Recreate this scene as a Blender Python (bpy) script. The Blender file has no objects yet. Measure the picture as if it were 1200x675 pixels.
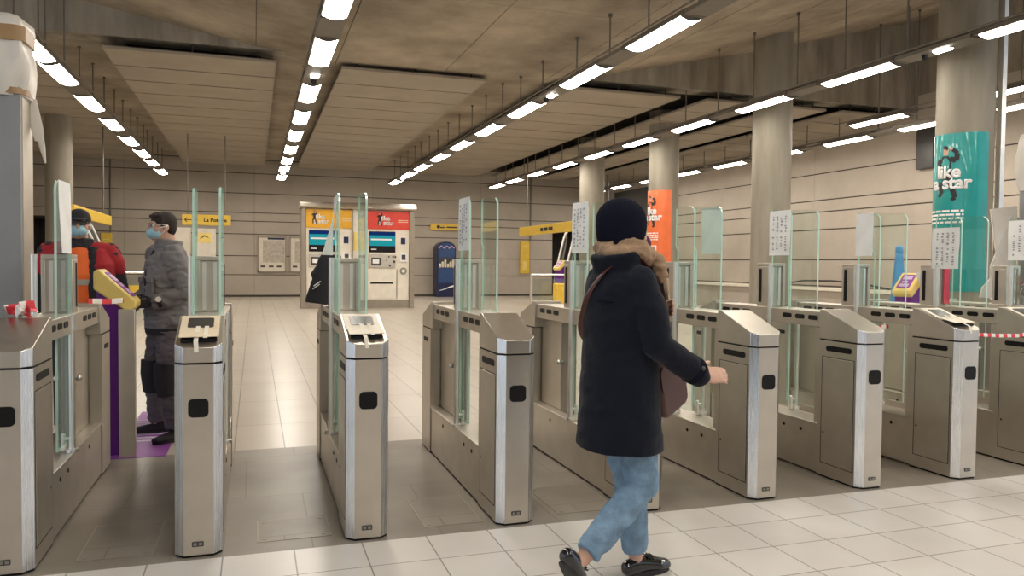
import bpy, bmesh, math, random
from mathutils import Vector, Matrix, noise
random.seed(7)
C = bpy.context.scene.collection
PI = math.pi

# ------------------------------------------------------------------ materials
def nodes(name):
    m = bpy.data.materials.new(name); m.use_nodes = True
    nt = m.node_tree; b = nt.nodes.get('Principled BSDF')
    return m, nt, b

def ramp(nt, fac, stops):
    r = nt.nodes.new('ShaderNodeValToRGB')
    e = r.color_ramp.elements
    while len(e) < len(stops): e.new(0.5)
    for i, (p, c) in enumerate(stops):
        e[i].position = p; e[i].color = (*c, 1)
    nt.links.new(fac, r.inputs[0])
    return r.outputs[0]

def plain(name, col, rough=.5, metal=0., var=.06, scale=6., bump=0., bscale=60., coat=0., spec=.5, sheen=0.):
    """a surface of one colour with a little procedural unevenness"""
    m, nt, b = nodes(name)
    tc = nt.nodes.new('ShaderNodeTexCoord'); n = nt.nodes.new('ShaderNodeTexNoise')
    n.inputs['Scale'].default_value = scale; n.inputs['Detail'].default_value = 5
    nt.links.new(tc.outputs['Object'], n.inputs['Vector'])
    lo = tuple(max(0, c*(1-var)) for c in col); hi = tuple(min(1, c*(1+var)) for c in col)
    nt.links.new(ramp(nt, n.outputs['Fac'], [(.3, lo), (.7, hi)]), b.inputs['Base Color'])
    b.inputs['Roughness'].default_value = rough; b.inputs['Metallic'].default_value = metal
    b.inputs['Coat Weight'].default_value = coat; b.inputs['Specular IOR Level'].default_value = spec
    b.inputs['Sheen Weight'].default_value = sheen
    if bump:
        n2 = nt.nodes.new('ShaderNodeTexNoise'); n2.inputs['Scale'].default_value = bscale; n2.inputs['Detail'].default_value = 4
        nt.links.new(tc.outputs['Object'], n2.inputs['Vector'])
        bp = nt.nodes.new('ShaderNodeBump'); bp.inputs['Strength'].default_value = bump; bp.inputs['Distance'].default_value = .01
        nt.links.new(n2.outputs['Fac'], bp.inputs['Height']); nt.links.new(bp.outputs[0], b.inputs['Normal'])
    return m

def steel(name, col, rough):
    """brushed stainless: fine streaks along the height"""
    m, nt, b = nodes(name)
    tc = nt.nodes.new('ShaderNodeTexCoord'); mp = nt.nodes.new('ShaderNodeMapping')
    mp.inputs['Scale'].default_value = (160, 160, 1.5)
    nt.links.new(tc.outputs['Object'], mp.inputs[0])
    n = nt.nodes.new('ShaderNodeTexNoise'); n.inputs['Scale'].default_value = 1.; n.inputs['Detail'].default_value = 3
    nt.links.new(mp.outputs[0], n.inputs['Vector'])
    n3 = nt.nodes.new('ShaderNodeTexNoise'); n3.inputs['Scale'].default_value = 7.; n3.inputs['Detail'].default_value = 6
    nt.links.new(tc.outputs['Object'], n3.inputs['Vector'])
    nt.links.new(ramp(nt, n3.outputs['Fac'], [(.3, tuple(c*.9 for c in col)), (.7, col)]), b.inputs['Base Color'])
    mr = nt.nodes.new('ShaderNodeMapRange'); mr.inputs[3].default_value = rough-.03; mr.inputs[4].default_value = rough+.05
    nt.links.new(n.outputs['Fac'], mr.inputs[0]); nt.links.new(mr.outputs[0], b.inputs['Roughness'])
    b.inputs['Metallic'].default_value = 1.
    bp = nt.nodes.new('ShaderNodeBump'); bp.inputs['Strength'].default_value = .02; bp.inputs['Distance'].default_value = .002
    nt.links.new(n.outputs['Fac'], bp.inputs['Height']); nt.links.new(bp.outputs[0], b.inputs['Normal'])
    return m

def concrete(name, lo, hi, rough=.85, scale=.7, streak=False):
    m, nt, b = nodes(name)
    tc = nt.nodes.new('ShaderNodeTexCoord'); mp = nt.nodes.new('ShaderNodeMapping')
    if streak: mp.inputs['Scale'].default_value = (2.2, 2.2, .35)
    nt.links.new(tc.outputs['Object'], mp.inputs[0])
    n = nt.nodes.new('ShaderNodeTexNoise'); n.inputs['Scale'].default_value = scale; n.inputs['Detail'].default_value = 9; n.inputs['Roughness'].default_value = .62
    nt.links.new(mp.outputs[0], n.inputs['Vector'])
    nt.links.new(ramp(nt, n.outputs['Fac'], [(.32, lo), (.68, hi)]), b.inputs['Base Color'])
    b.inputs['Roughness'].default_value = rough; b.inputs['Specular IOR Level'].default_value = .25
    n2 = nt.nodes.new('ShaderNodeTexNoise'); n2.inputs['Scale'].default_value = 30; n2.inputs['Detail'].default_value = 5
    nt.links.new(tc.outputs['Object'], n2.inputs['Vector'])
    bp = nt.nodes.new('ShaderNodeBump'); bp.inputs['Strength'].default_value = .15; bp.inputs['Distance'].default_value = .01
    nt.links.new(n2.outputs['Fac'], bp.inputs['Height']); nt.links.new(bp.outputs[0], b.inputs['Normal'])
    return m

def tiles(name, c1, c2, grout, w, hgt, mortar, off=(0, 0), rough=.32, offset=0., dirt=.1):
    m, nt, b = nodes(name)
    tc = nt.nodes.new('ShaderNodeTexCoord'); mp = nt.nodes.new('ShaderNodeMapping')
    mp.inputs['Location'].default_value = (off[0], off[1], 0)
    nt.links.new(tc.outputs['Object'], mp.inputs[0])
    br = nt.nodes.new('ShaderNodeTexBrick'); br.offset = offset; br.squash = 1
    br.inputs['Scale'].default_value = 1.; br.inputs['Brick Width'].default_value = w; br.inputs['Row Height'].default_value = hgt
    br.inputs['Mortar Size'].default_value = mortar; br.inputs['Mortar Smooth'].default_value = .1
    br.inputs['Color1'].default_value = (*c1, 1); br.inputs['Color2'].default_value = (*c2, 1); br.inputs['Mortar'].default_value = (*grout, 1)
    nt.links.new(mp.outputs[0], br.inputs['Vector'])
    n = nt.nodes.new('ShaderNodeTexNoise'); n.inputs['Scale'].default_value = 1.6; n.inputs['Detail'].default_value = 8
    nt.links.new(tc.outputs['Object'], n.inputs['Vector'])
    mx = nt.nodes.new('ShaderNodeMix'); mx.data_type = 'RGBA'; mx.blend_type = 'MULTIPLY'; mx.inputs[0].default_value = 1.
    nt.links.new(br.outputs['Color'], mx.inputs[6])
    nt.links.new(ramp(nt, n.outputs['Fac'], [(.3, (1-dirt*1.6, 1-dirt*1.7, 1-dirt*1.8)), (.65, (1, 1, 1))]), mx.inputs[7])
    nt.links.new(mx.outputs[2], b.inputs['Base Color'])
    b.inputs['Roughness'].default_value = rough; b.inputs['Specular IOR Level'].default_value = .4
    bp = nt.nodes.new('ShaderNodeBump'); bp.inputs['Strength'].default_value = .4; bp.inputs['Distance'].default_value = .002; bp.invert = True
    nt.links.new(br.outputs['Fac'], bp.inputs['Height']); nt.links.new(bp.outputs[0], b.inputs['Normal'])
    return m

def emit(name, col, s):
    m, nt, b = nodes(name)
    nt.nodes.remove(b); e = nt.nodes.new('ShaderNodeEmission')
    e.inputs[0].default_value = (*col, 1); e.inputs[1].default_value = s
    nt.links.new(e.outputs[0], nt.nodes['Material Output'].inputs[0])
    return m

def clear_glass(name, tint, gloss=.9):
    """clear sheet: looked through, with a fresnel reflection"""
    m, nt, b = nodes(name)
    nt.nodes.remove(b)
    t = nt.nodes.new('ShaderNodeBsdfTransparent'); t.inputs[0].default_value = (*tint, 1)
    g = nt.nodes.new('ShaderNodeBsdfGlossy'); g.inputs['Roughness'].default_value = .03; g.inputs[0].default_value = (.9, .97, .94, 1)
    f = nt.nodes.new('ShaderNodeLayerWeight'); f.inputs[0].default_value = .5
    pw = nt.nodes.new('ShaderNodeMath'); pw.operation = 'POWER'; pw.inputs[1].default_value = 5.
    nt.links.new(f.outputs['Facing'], pw.inputs[0])
    mt = nt.nodes.new('ShaderNodeMath'); mt.operation = 'MULTIPLY_ADD'; mt.inputs[1].default_value = gloss; mt.inputs[2].default_value = .05
    mx = nt.nodes.new('ShaderNodeMixShader')
    nt.links.new(pw.outputs[0], mt.inputs[0]); nt.links.new(mt.outputs[0], mx.inputs[0])
    nt.links.new(t.outputs[0], mx.inputs[1]); nt.links.new(g.outputs[0], mx.inputs[2])
    nt.links.new(mx.outputs[0], nt.nodes['Material Output'].inputs[0])
    return m

def stripes(name, a, c, scale, axis='X'):
    m, nt, b = nodes(name)
    tc = nt.nodes.new('ShaderNodeTexCoord'); w = nt.nodes.new('ShaderNodeTexWave')
    w.bands_direction = axis; w.inputs['Scale'].default_value = scale
    nt.links.new(tc.outputs['Object'], w.inputs['Vector'])
    nt.links.new(ramp(nt, w.outputs['Fac'], [(.48, a), (.52, c)]), b.inputs['Base Color'])
    b.inputs['Roughness'].default_value = .45
    return m

M = {}
M['steel'] = steel('brushed_steel', (.66, .61, .54), .34)
M['steel_chamfer'] = steel('daylit_steel_edge', (.90, .91, .93), .26)  # same steel on the chamfers, reflected daylight put into a paler, bluer colour
M['steel_side'] = steel('satin_steel', (.68, .635, .565), .42)
M['chrome'] = steel('polished_tube', (.95, .94, .91), .38)
M['grey_metal'] = plain('grey_sheet_metal', (.30, .28, .25), .45, .5)
M['black'] = plain('black_plastic', (.006, .006, .007), .5, spec=.25)
M['rubber'] = plain('black_rubber', (.02, .02, .02), .7)
M['slab'] = concrete('cast_concrete_soffit', (.25, .21, .16), (.47, .40, .31), scale=.9)
M['beam'] = concrete('stained_concrete', (.22, .195, .155), (.46, .41, .34), scale=1.1, streak=True)
M['column'] = concrete('column_concrete', (.225, .20, .155), (.33, .30, .245), rough=.5, scale=1.4, streak=True)
M['wall'] = concrete('wall_panel_concrete', (.41, .36, .30), (.50, .445, .38), scale=.6)
M['joint'] = plain('dark_joint', (.07, .06, .05), .9)
M['panel'] = plain('ceiling_plank', (.36, .31, .245), .75, var=.08, scale=1.3)
M['recess'] = plain('shaded_recess', (.06, .05, .04), .9)  # shade above the ceiling planks put into the colour of deck and backing
M['floor'] = tiles('beige_floor_tile', (.71, .68, .64), (.67, .64, .60), (.25, .23, .20), .3255, .3255, .0035, (.142, .03), .30, 0., .07)
M['floor_hall'] = tiles('beige_hall_tile', (.54, .49, .415), (.51, .46, .39), (.22, .19, .16), .3590, 1.18, .005, (.14, .15), .28, 0., .06)
M['strip'] = tiles('taupe_lane_tile', (.285, .255, .215), (.265, .237, .20), (.20, .175, .145), .65, .98, .004, (.05, .1), .38, .5, .22)
M['lamp'] = emit('lit_diffuser', (1., .915, .80), 32.)
M['spot'] = emit('lit_spot', (1., .95, .86), 30.)
M['track'] = plain('track_aluminium', (.17, .15, .125), .5, .2)
M['glass'] = clear_glass('clear_glass', (.935, .97, .95), .5)
M['glass_edge'] = plain('green_glass_edge', (.50, .74, .64), .12, 0, .1, coat=.5)
M['paper'] = plain('white_paper', (.93, .93, .92), .8)
M['ink'] = plain('grey_print', (.34, .33, .35), .8)
M['card'] = plain('cream_card', (.78, .66, .48), .8)
M['white_card'] = plain('white_card', (.86, .80, .68), .7)
M['kraft'] = plain('brown_tape', (.36, .22, .105), .3)
M['masking'] = plain('masking_tape', (.85, .80, .68), .7)
M['wrap'] = plain('white_plastic_sheet', (.72, .68, .62), .28, bump=.6, bscale=9.)
M['yellow'] = plain('yellow_enamel', (.78, .52, .06), .4)
M['yellow_pale'] = plain('pale_yellow_enamel', (.86, .66, .20), .35)
M['purple'] = plain('purple_enamel', (.125, .012, .22), .35)
M['mat'] = plain('purple_floor_vinyl', (.26, .06, .34), .5)
M['lilac'] = plain('lilac_print', (.62, .45, .68), .5)
M['orange_ad'] = plain('orange_advert', (.83, .17, .045), .28, coat=.3)
M['teal_ad'] = plain('teal_advert', (.010, .29, .285), .22, coat=.4)
M['amber_ad'] = plain('amber_advert', (.80, .42, .025), .4)
M['red_ad'] = plain('red_advert', (.72, .06, .035), .4)
M['white'] = plain('white_print', (.85, .85, .85), .5)
M['dark_ink'] = plain('dark_print', (.02, .018, .02), .5)
M['skin_print'] = plain('skin_tone_print', (.55, .36, .27), .5)
M['machine'] = plain('cream_machine_panel', (.84, .78, .67), .4)
M['machine_frame'] = plain('grey_brown_steel', (.34, .295, .24), .4, .35)
M['screen_teal'] = emit('lit_teal_screen', (.02, .30, .33), 1.0)
M['screen_navy'] = emit('lit_navy_screen', (.008, .03, .13), 1.0)
M['blue'] = plain('vending_blue', (.022, .065, .19), .35)
M['deep_blue'] = plain('vending_dark_blue', (.008, .015, .075), .35)
M['navy'] = plain('navy_wool', (.008, .010, .018), .95, bump=.35, bscale=140., spec=.15, sheen=.08)
M['beanie'] = plain('navy_knit', (.006, .007, .016), .95, bump=.5, bscale=120., spec=.12)
M['plum_knit'] = plain('plum_knit', (.07, .018, .075), .95, bump=.4, bscale=120.)
M['scarf'] = plain('tan_wool_scarf', (.34, .225, .14), .95, var=.25, scale=25., bump=.5, bscale=120.)
M['scarf_light'] = plain('cream_wool_fringe', (.62, .45, .32), .95, var=.15, scale=20., bump=.4, bscale=120.)
M['denim'] = plain('light_denim', (.18, .285, .40), .9, var=.32, scale=13., bump=.4, bscale=90.)
M['skin'] = plain('skin', (.60, .36, .26), .5, var=.05)
M['patent'] = plain('black_patent_leather', (.008, .008, .009), .12, coat=.8)
M['leather'] = plain('oxblood_leather', (.075, .02, .016), .4)
M['hair'] = plain('dark_brown_hair', (.022, .013, .009), .7, var=.4, scale=60., bump=.6, bscale=160.)
M['greywear'] = plain('grey_workwear', (.215, .205, .205), .9, var=.12, scale=9., bump=.3, bscale=100.)
M['greytrousers'] = plain('mauve_grey_work_trousers', (.135, .118, .128), .9, var=.12, scale=9., bump=.3, bscale=100.)
M['darkwear'] = plain('charcoal_cloth', (.028, .027, .032), .9, bump=.3, bscale=100.)
M['mask'] = plain('surgical_mask', (.36, .62, .72), .8)
M['hivis'] = plain('orange_high_visibility', (.95, .16, .02), .6)
M['redwear'] = plain('red_workwear', (.42, .022, .03), .85, bump=.3, bscale=100.)
M['reflect'] = plain('reflective_band', (.42, .40, .34), .4)
M['goggles'] = clear_glass('safety_lens', (.92, .95, .96), 1.)
M['tape'] = stripes('red_white_tape', (.72, .03, .05), (.85, .83, .80), 4.)
M['red_sheet'] = plain('red_plastic', (.80, .05, .10), .25)
M['cone_blue'] = plain('blue_plastic', (.07, .30, .62), .4)
M['board'] = plain('notice_board', (.72, .66, .56), .5)
M['board_map'] = plain('printed_map', (.50, .45, .38), .6, var=.2, scale=12.)
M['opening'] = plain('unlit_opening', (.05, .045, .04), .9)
M['slate'] = plain('dark_screen', (.05, .048, .045), .3)
M['pylon'] = plain('grey_painted_steel', (.32, .325, .33), .38, .25, .04)

# ------------------------------------------------------------------ mesh helpers
def link(name, bm, mat, parent=None, smooth=35, bevel=0., loc=None):
    me = bpy.data.meshes.new(name)
    bmesh.ops.recalc_face_normals(bm, faces=bm.faces)
    bm.to_mesh(me); bm.free()
    mats = mat if isinstance(mat, (list, tuple)) else [mat]
    for m in mats: me.materials.append(m if not isinstance(m, str) else M[m])
    if smooth:
        me.polygons.foreach_set('use_smooth', [True]*len(me.polygons))
        me.set_sharp_from_angle(angle=math.radians(smooth))
    o = bpy.data.objects.new(name, me); C.objects.link(o)
    if parent: o.parent = parent
    if loc: o.location = loc
    if bevel:
        md = o.modifiers.new('bevel', 'BEVEL'); md.width = bevel; md.segments = 2; md.limit_method = 'ANGLE'
    return o

def B(): return bmesh.new()

def box(bm, x0, x1, y0, y1, z0, z1, mi=0, mtx=None):
    v = [bm.verts.new((x, y, z)) for x in (x0, x1) for y in (y0, y1) for z in (z0, z1)]
    fs = [(0, 1, 3, 2), (4, 6, 7, 5), (0, 4, 5, 1), (2, 3, 7, 6), (0, 2, 6, 4), (1, 5, 7, 3)]
    for f in fs:
        fc = bm.faces.new([v[i] for i in f]); fc.material_index = mi
    if mtx: bmesh.ops.transform(bm, matrix=mtx, verts=v)
    return v

def prism(bm, prof, fn, t0, t1, mi=0):
    """extrude the 2-D outline prof; fn(a, b, t) gives the point"""
    n = len(prof)
    lo = [bm.verts.new(fn(a, b, t0)) for a, b in prof]; hi = [bm.verts.new(fn(a, b, t1)) for a, b in prof]
    fs = []
    for i in range(n):
        j = (i+1) % n; fs.append(bm.faces.new((lo[i], lo[j], hi[j], hi[i])))
    fs.append(bm.faces.new(lo[::-1])); fs.append(bm.faces.new(hi))
    for f in fs: f.material_index = mi
    return fs

def rrect(a0, a1, b0, b1, r, n=5):
    out = []
    for ca, cb, s in ((a1-r, b1-r, 0), (a0+r, b1-r, 1), (a0+r, b0+r, 2), (a1-r, b0+r, 3)):
        for k in range(n+1):
            t = (s+k/n)*PI/2; out.append((ca+r*math.cos(t), cb+r*math.sin(t)))
    return out

def frame_of(d, ref=None):
    d = d.normalized(); r = Vector(ref) if ref is not None else (Vector((0, 0, 1)) if abs(d.z) < .9 else Vector((1, 0, 0)))
    a = (r - d*r.dot(d)).normalized(); return a, d.cross(a)

def tube(bm, pts, rad, seg=14, ref=None, cap=True, round_cap=True, mi=0):
    """loft along pts; rad = r or (ra, rb), ra along ref"""
    pts = [Vector(p) for p in pts]; n = len(pts)
    rad = rad if isinstance(rad, list) else [rad]*n
    rad = [(r, r) if not isinstance(r, tuple) else r for r in rad]
    P, R, D = [], [], []
    for i in range(n):
        d = (pts[min(i+1, n-1)]-pts[max(i-1, 0)])
        D.append(d.normalized()); P.append(pts[i]); R.append(rad[i])
    if round_cap:
        for (s, sg) in ((0, -1), (n-1, 1)):
            e = []
            for k in (.5, .8, .97):
                q = math.sqrt(1-k*k); rr = min(rad[s])
                e.append((pts[s]+D[s]*(sg*rr*k) if True else None, (rad[s][0]*q, rad[s][1]*q), D[s]))
            if sg < 0:
                for p, r, d in e: P.insert(0, p); R.insert(0, r); D.insert(0, d)
            else:
                for p, r, d in e: P.append(p); R.append(r); D.append(d)
    rings = []; pa = None
    for p, r, d in zip(P, R, D):
        if ref is not None or pa is None: a, b = frame_of(d, ref)
        else:
            a = (pa - d*pa.dot(d)).normalized(); b = d.cross(a)
        pa = a
        rings.append([bm.verts.new(p + a*(r[0]*math.cos(2*PI*k/seg)) + b*(r[1]*math.sin(2*PI*k/seg))) for k in range(seg)])
    for u, v in zip(rings, rings[1:]):
        for k in range(seg):
            f = bm.faces.new((u[k], u[(k+1) % seg], v[(k+1) % seg], v[k])); f.material_index = mi
    if cap:
        bm.faces.new(rings[0][::-1]).material_index = mi; bm.faces.new(rings[-1]).material_index = mi

def cyl(bm, p0, p1, r, seg=16, r2=None, mi=0):
    tube(bm, [p0, p1], [r, r2 if r2 is not None else r], seg, round_cap=False, mi=mi)

def ball(bm, c, r, seg=16, rot=None):
    r = r if isinstance(r, tuple) else (r, r, r)
    mx = Matrix.Translation(c) @ (rot.to_4x4() if rot else Matrix.Identity(4)) @ Matrix.Diagonal((*r, 1))
    bmesh.ops.create_uvsphere(bm, u_segments=seg, v_segments=max(6, seg*2//3), radius=1, matrix=mx)

def blob(name, bm, mat, voxel=.01, parent=None, smooth=4, post=None, wrinkle=0., wscale=9.):
    """weld overlapping closed shapes into one continuous skin"""
    me = bpy.data.meshes.new(name); bmesh.ops.recalc_face_normals(bm, faces=bm.faces); bm.to_mesh(me); bm.free()
    o = bpy.data.objects.new(name, me); C.objects.link(o)
    r = o.modifiers.new('r', 'REMESH'); r.mode = 'VOXEL'; r.voxel_size = voxel; r.adaptivity = 0
    if smooth:
        s = o.modifiers.new('s', 'SMOOTH'); s.factor = .5; s.iterations = smooth
    dg = bpy.context.evaluated_depsgraph_get()
    me2 = bpy.data.meshes.new_from_object(o.evaluated_get(dg))
    o.modifiers.clear(); o.data = me2; bpy.data.meshes.remove(me); me2.name = name
    me2.materials.clear()
    for m in (mat if isinstance(mat, (list, tuple)) else [mat]): me2.materials.append(M[m])
    me2.polygons.foreach_set('use_smooth', [True]*len(me2.polygons))
    if wrinkle:      # cloth folds, stretched across the pull of the cloth
        ns = [v.normal.copy() for v in me2.vertices]
        for v, n_ in zip(me2.vertices, ns):
            q = Vector((v.co.x*wscale, v.co.y*wscale, v.co.z*wscale*1.7))
            a = noise.noise(q) + .5*noise.noise(q*2.1+Vector((3, 1, 2)))
            v.co += n_*wrinkle*(1-2.2*abs(a))
    if parent: o.parent = parent
    return o

def text_mesh(body, size, bold=0.):
    cu = bpy.data.curves.new('t', 'FONT'); cu.body = body; cu.size = size; cu.align_x = 'CENTER'; cu.align_y = 'CENTER'; cu.offset = bold
    cu.resolution_u = 4
    o = bpy.data.objects.new('t', cu); C.objects.link(o)
    dg = bpy.context.evaluated_depsgraph_get()
    me = bpy.data.meshes.new_from_object(o.evaluated_get(dg))
    bpy.data.objects.remove(o); bpy.data.curves.remove(cu)
    bm = bmesh.new(); bm.from_mesh(me); bpy.data.meshes.remove(me)
    return bm

def lettering(name, body, size, mtx, mat, parent=None, bold=0., bend=None, thick=.004):
    bm = text_mesh(body, size, bold)
    if bend:
        bmesh.ops.subdivide_edges(bm, edges=[e for e in bm.edges if e.calc_length() > .06], cuts=3)
    r = bmesh.ops.extrude_face_region(bm, geom=bm.faces[:])
    vs = [g for g in r['geom'] if isinstance(g, bmesh.types.BMVert)]
    bmesh.ops.translate(bm, vec=(0, 0, thick), verts=vs)
    for v in bm.verts: v.co = bend(v.co) if bend else mtx @ v.co
    return link(name, bm, mat, parent, smooth=0)

def thing(name, label, cat, loc=(0, 0, 0), rz=0., group=None):
    o = bpy.data.objects.new(name, None); C.objects.link(o); o.empty_display_size = .1
    o.location = loc; o.rotation_euler = (0, 0, rz)
    return tag(o, label, cat, group)

def tag(o, label, cat, group=None):
    o['label'] = label; o['category'] = cat
    if group: o['group'] = group
    return o

def struct(o, label=None, cat=None):
    o['kind'] = 'structure'
    if label: tag(o, label, cat)
    return o

def kids(o): return [c for c in bpy.data.objects if c.parent == o]
def copy_tree(o, parent=None, skip=()):
    c = o.copy(); C.objects.link(c); c.parent = parent
    for ch in kids(o):
        if ch.name.split('.')[0] in skip: continue
        copy_tree(ch, c, skip)
    return c

def ordinal(i): return ['', 'first', 'second', 'third', 'fourth', 'fifth', 'sixth', 'seventh', 'eighth', 'ninth', 'tenth', 'eleventh', 'twelfth', 'thirteenth', 'fourteenth'][i]

# ------------------------------------------------------------------ the room
WALLY, WALLX, XL, YB = 32.0, 15.2, -9.0, -3.0
PZ, LZ, FACEY = 5.0, 4.4, 14.85

bm = B(); box(bm, XL, WALLX, YB, 3.865, -.2, 0); struct(link('floor', bm, 'floor', smooth=0), 'pale beige square floor tiles in front of the gates', 'floor')
bm = B(); box(bm, XL, WALLX, 3.865, 6.03, -.2, 0); struct(link('floor', bm, 'strip', smooth=0), 'darker taupe floor band running under the gates', 'floor')
bm = B(); box(bm, XL, WALLX, 6.03, WALLY+.2, -.2, 0); struct(link('floor', bm, 'floor_hall', smooth=0), 'beige hall floor beyond the gates', 'floor')

# back wall: stacked precast courses with recessed joints; a doorway at either end
COURSES = [0.0, .06, .86, 1.60, 2.45, 2.95, 3.28, 4.03, 4.81, 5.6]
def course_wall(name, fn, t0, t1, openings, vjoint):
    bm = B()
    for z0, z1 in zip(COURSES[1:], COURSES[2:]):
        segs = [(t0, t1)]
        for a, b_, zt in openings:
            if z0 < zt-.05:
                ns = []
                for s in segs:
                    if b_ <= s[0] or a >= s[1]: ns.append(s); continue
                    if a > s[0]: ns.append((s[0], a))
                    if b_ < s[1]: ns.append((b_, s[1]))
                segs = ns
        for s0, s1 in segs:
            t = s0; first = True
            while t < s1-.01:
                nx = min(s1, (math.floor((t+1e-4)/vjoint)+1)*vjoint)
                fn(bm, t+.004, nx-.004, z0+.016, z1-.016, 0)
                t = nx
        for s0, s1 in segs: fn(bm, s0, s1, z0, z1, 1)
    for s0, s1 in ((t0, t1),): fn(bm, s0, s1, 0, .06, 1)
    return link(name, bm, ['wall', 'joint'], smooth=0)
def fb(bm, a, b_, z0, z1, mi):
    if mi: box(bm, a, b_, WALLY+.02, WALLY+.25, z0, z1, 1)
    else: box(bm, a, b_, WALLY, WALLY+.1, z0, z1, 0)
def fr(bm, a, b_, z0, z1, mi):
    if mi: box(bm, WALLX+.02, WALLX+.25, a, b_, z0, z1, 1)
    else: box(bm, WALLX, WALLX+.1, a, b_, z0, z1, 0)
struct(course_wall('wall_back', fb, XL, WALLX, [(-7.7, -6.2, 2.95), (12.5, 14.3, 2.95)], 4.6), 'far wall of long beige concrete courses', 'wall')
struct(course_wall('wall_right', fr, 4.6, WALLY, [], 4.6), 'side wall of beige concrete courses beyond the teal column', 'wall')
bm = B(); box(bm, XL-.2, XL, 8, WALLY, 0, 5.4); struct(link('wall_left', bm, 'wall', smooth=0))
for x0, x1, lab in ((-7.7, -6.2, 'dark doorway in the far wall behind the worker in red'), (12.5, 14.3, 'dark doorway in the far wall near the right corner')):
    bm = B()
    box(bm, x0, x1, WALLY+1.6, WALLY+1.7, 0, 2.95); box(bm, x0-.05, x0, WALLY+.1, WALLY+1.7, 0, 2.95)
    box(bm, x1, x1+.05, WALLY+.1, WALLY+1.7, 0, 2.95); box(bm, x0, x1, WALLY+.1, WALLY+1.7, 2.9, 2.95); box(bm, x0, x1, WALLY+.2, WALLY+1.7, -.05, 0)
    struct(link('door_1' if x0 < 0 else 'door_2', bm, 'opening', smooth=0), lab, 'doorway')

bm = B(); box(bm, -7.0, 12.0, -6.2, -6.0, 0, 6.0); struct(link('wall_front', bm, 'wall', smooth=0))
bm = B(); box(bm, XL, WALLX, -6.2, YB, -.2, 0); struct(link('floor', bm, 'floor', smooth=0))
# raw concrete soffit over the gates: folded slab, its valley in the middle, with plank joints
VAL = [(-9.0, 7.5), (-2.83, 5.78), (0.03, 5.27), (1.45, 5.13), (5.6, 5.13), (7.24, 5.42), (10.9, 6.25), (15.4, 7.4)]
bm = B()
for (xa, za), (xb, zb) in zip(VAL, VAL[1:]):
    n = max(1, round((xb-xa)/2.2))
    for k in range(n):
        p, q = k/n, (k+1)/n
        x0, x1 = xa+(xb-xa)*p, xa+(xb-xa)*q; z0, z1 = za+(zb-za)*p, za+(zb-za)*q
        for y0, y1 in ((YB, 2.4), (2.4, 6.6), (6.6, 10.8), (10.8, FACEY+.3)):
            g = .006
            v = [bm.verts.new(c) for c in ((x0+g, y0+g, z0), (x1-g, y0+g, z1), (x1-g, y1-g, z1), (x0+g, y1-g, z0),
                                           (x0+g, y0+g, z0+.2), (x1-g, y0+g, z1+.2), (x1-g, y1-g, z1+.2), (x0+g, y1-g, z0+.2))]
            for f in ((0, 1, 2, 3), (4, 7, 6, 5), (0, 4, 5, 1), (1, 5, 6, 2), (2, 6, 7, 3), (3, 7, 4, 0)): bm.faces.new([v[i] for i in f])
    v = [bm.verts.new(c) for c in ((xa, YB, za+.012), (xb, YB, zb+.012), (xb, FACEY+.3, zb+.012), (xa, FACEY+.3, za+.012))]
    f = bm.faces.new(v); f.material_index = 1
    v = [bm.verts.new(c) for c in ((xa, YB, za+.25), (xb, YB, zb+.25), (xb, FACEY+.3, zb+.25), (xa, FACEY+.3, za+.25))]
    f = bm.faces.new(v); f.material_index = 1
struct(link('ceiling', bm, ['slab', 'joint'], smooth=0), 'bare folded concrete soffit above the gates', 'ceiling')
# beam face where the soffit steps down to the lower hall ceiling
bm = B()
prof = [(-9.0, 5.22)] + [(-9.0, 7.7)] + [(x, z+.1) for x, z in VAL[1:]] + [(15.4, 5.22)]
prism(bm, prof, lambda a, b_, t: (a, t, b_), FACEY, FACEY+.5)
struct(link('beam', bm, 'beam', smooth=0), 'stained concrete beam face above the edge of the lower ceiling', 'beam')
bm = B(); box(bm, XL, WALLX+.2, FACEY+.3, WALLY+.3, 5.32, 5.6); struct(link('ceiling', bm, 'recess', smooth=0), 'concrete deck above the ceiling planks, the shade in the gaps put into its dark colour', 'ceiling')

bm = B(); box(bm, WALLX-.02, WALLX+.3, 4.6, FACEY+.4, 5.55, 8.2); struct(link('wall_right', bm, 'beam', smooth=0), 'upper concrete band of the right-hand wall', 'wall')
# suspended plank fields
BLK = [(-8.9, -3.62), (-2.46, .38), (1.55, 4.37), (5.85, 8.72), (9.38, 10.80), (11.42, 12.55), (13.0, 15.1)]
BLAB = ['leftmost field of ceiling planks, over the worker in red', 'field of ceiling planks over the man in grey', 'middle field of ceiling planks over the ticket machines',
        'field of ceiling planks over the hanging yellow sign', 'narrow field of ceiling planks crossed by the column row', 'narrow field of ceiling planks between column row and far light row', 'field of ceiling planks along the right-hand wall']
for (x0, x1), lab in zip(BLK, BLAB):
    bm = B(); y = FACEY
    while y < 30.9:
        box(bm, x0, x1, y, y+1.18, PZ, PZ+.05); y += 1.245
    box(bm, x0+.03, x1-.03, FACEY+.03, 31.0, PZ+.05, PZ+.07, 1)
    for xx in (x0+.3, (x0+x1)/2, x1-.3):
        for yy in (FACEY+.1, 19, 23, 27, 30.5): cyl(bm, (xx, yy, PZ+.05), (xx, yy, 5.33), .015, 8, mi=1)
    struct(link('ceiling', bm, ['panel', 'recess'], smooth=0), lab, 'ceiling')
# lighter deck visible above the recesses that carry the light tracks
for x0, x1 in ((-3.62, -2.46), (.38, 1.55), (4.37, 5.85)):
    bm = B(); box(bm, x0-.25, x1+.25, FACEY+.5, 31.0, 5.24, 5.32)
    struct(link('ceiling', bm, 'slab', smooth=0))

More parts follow.
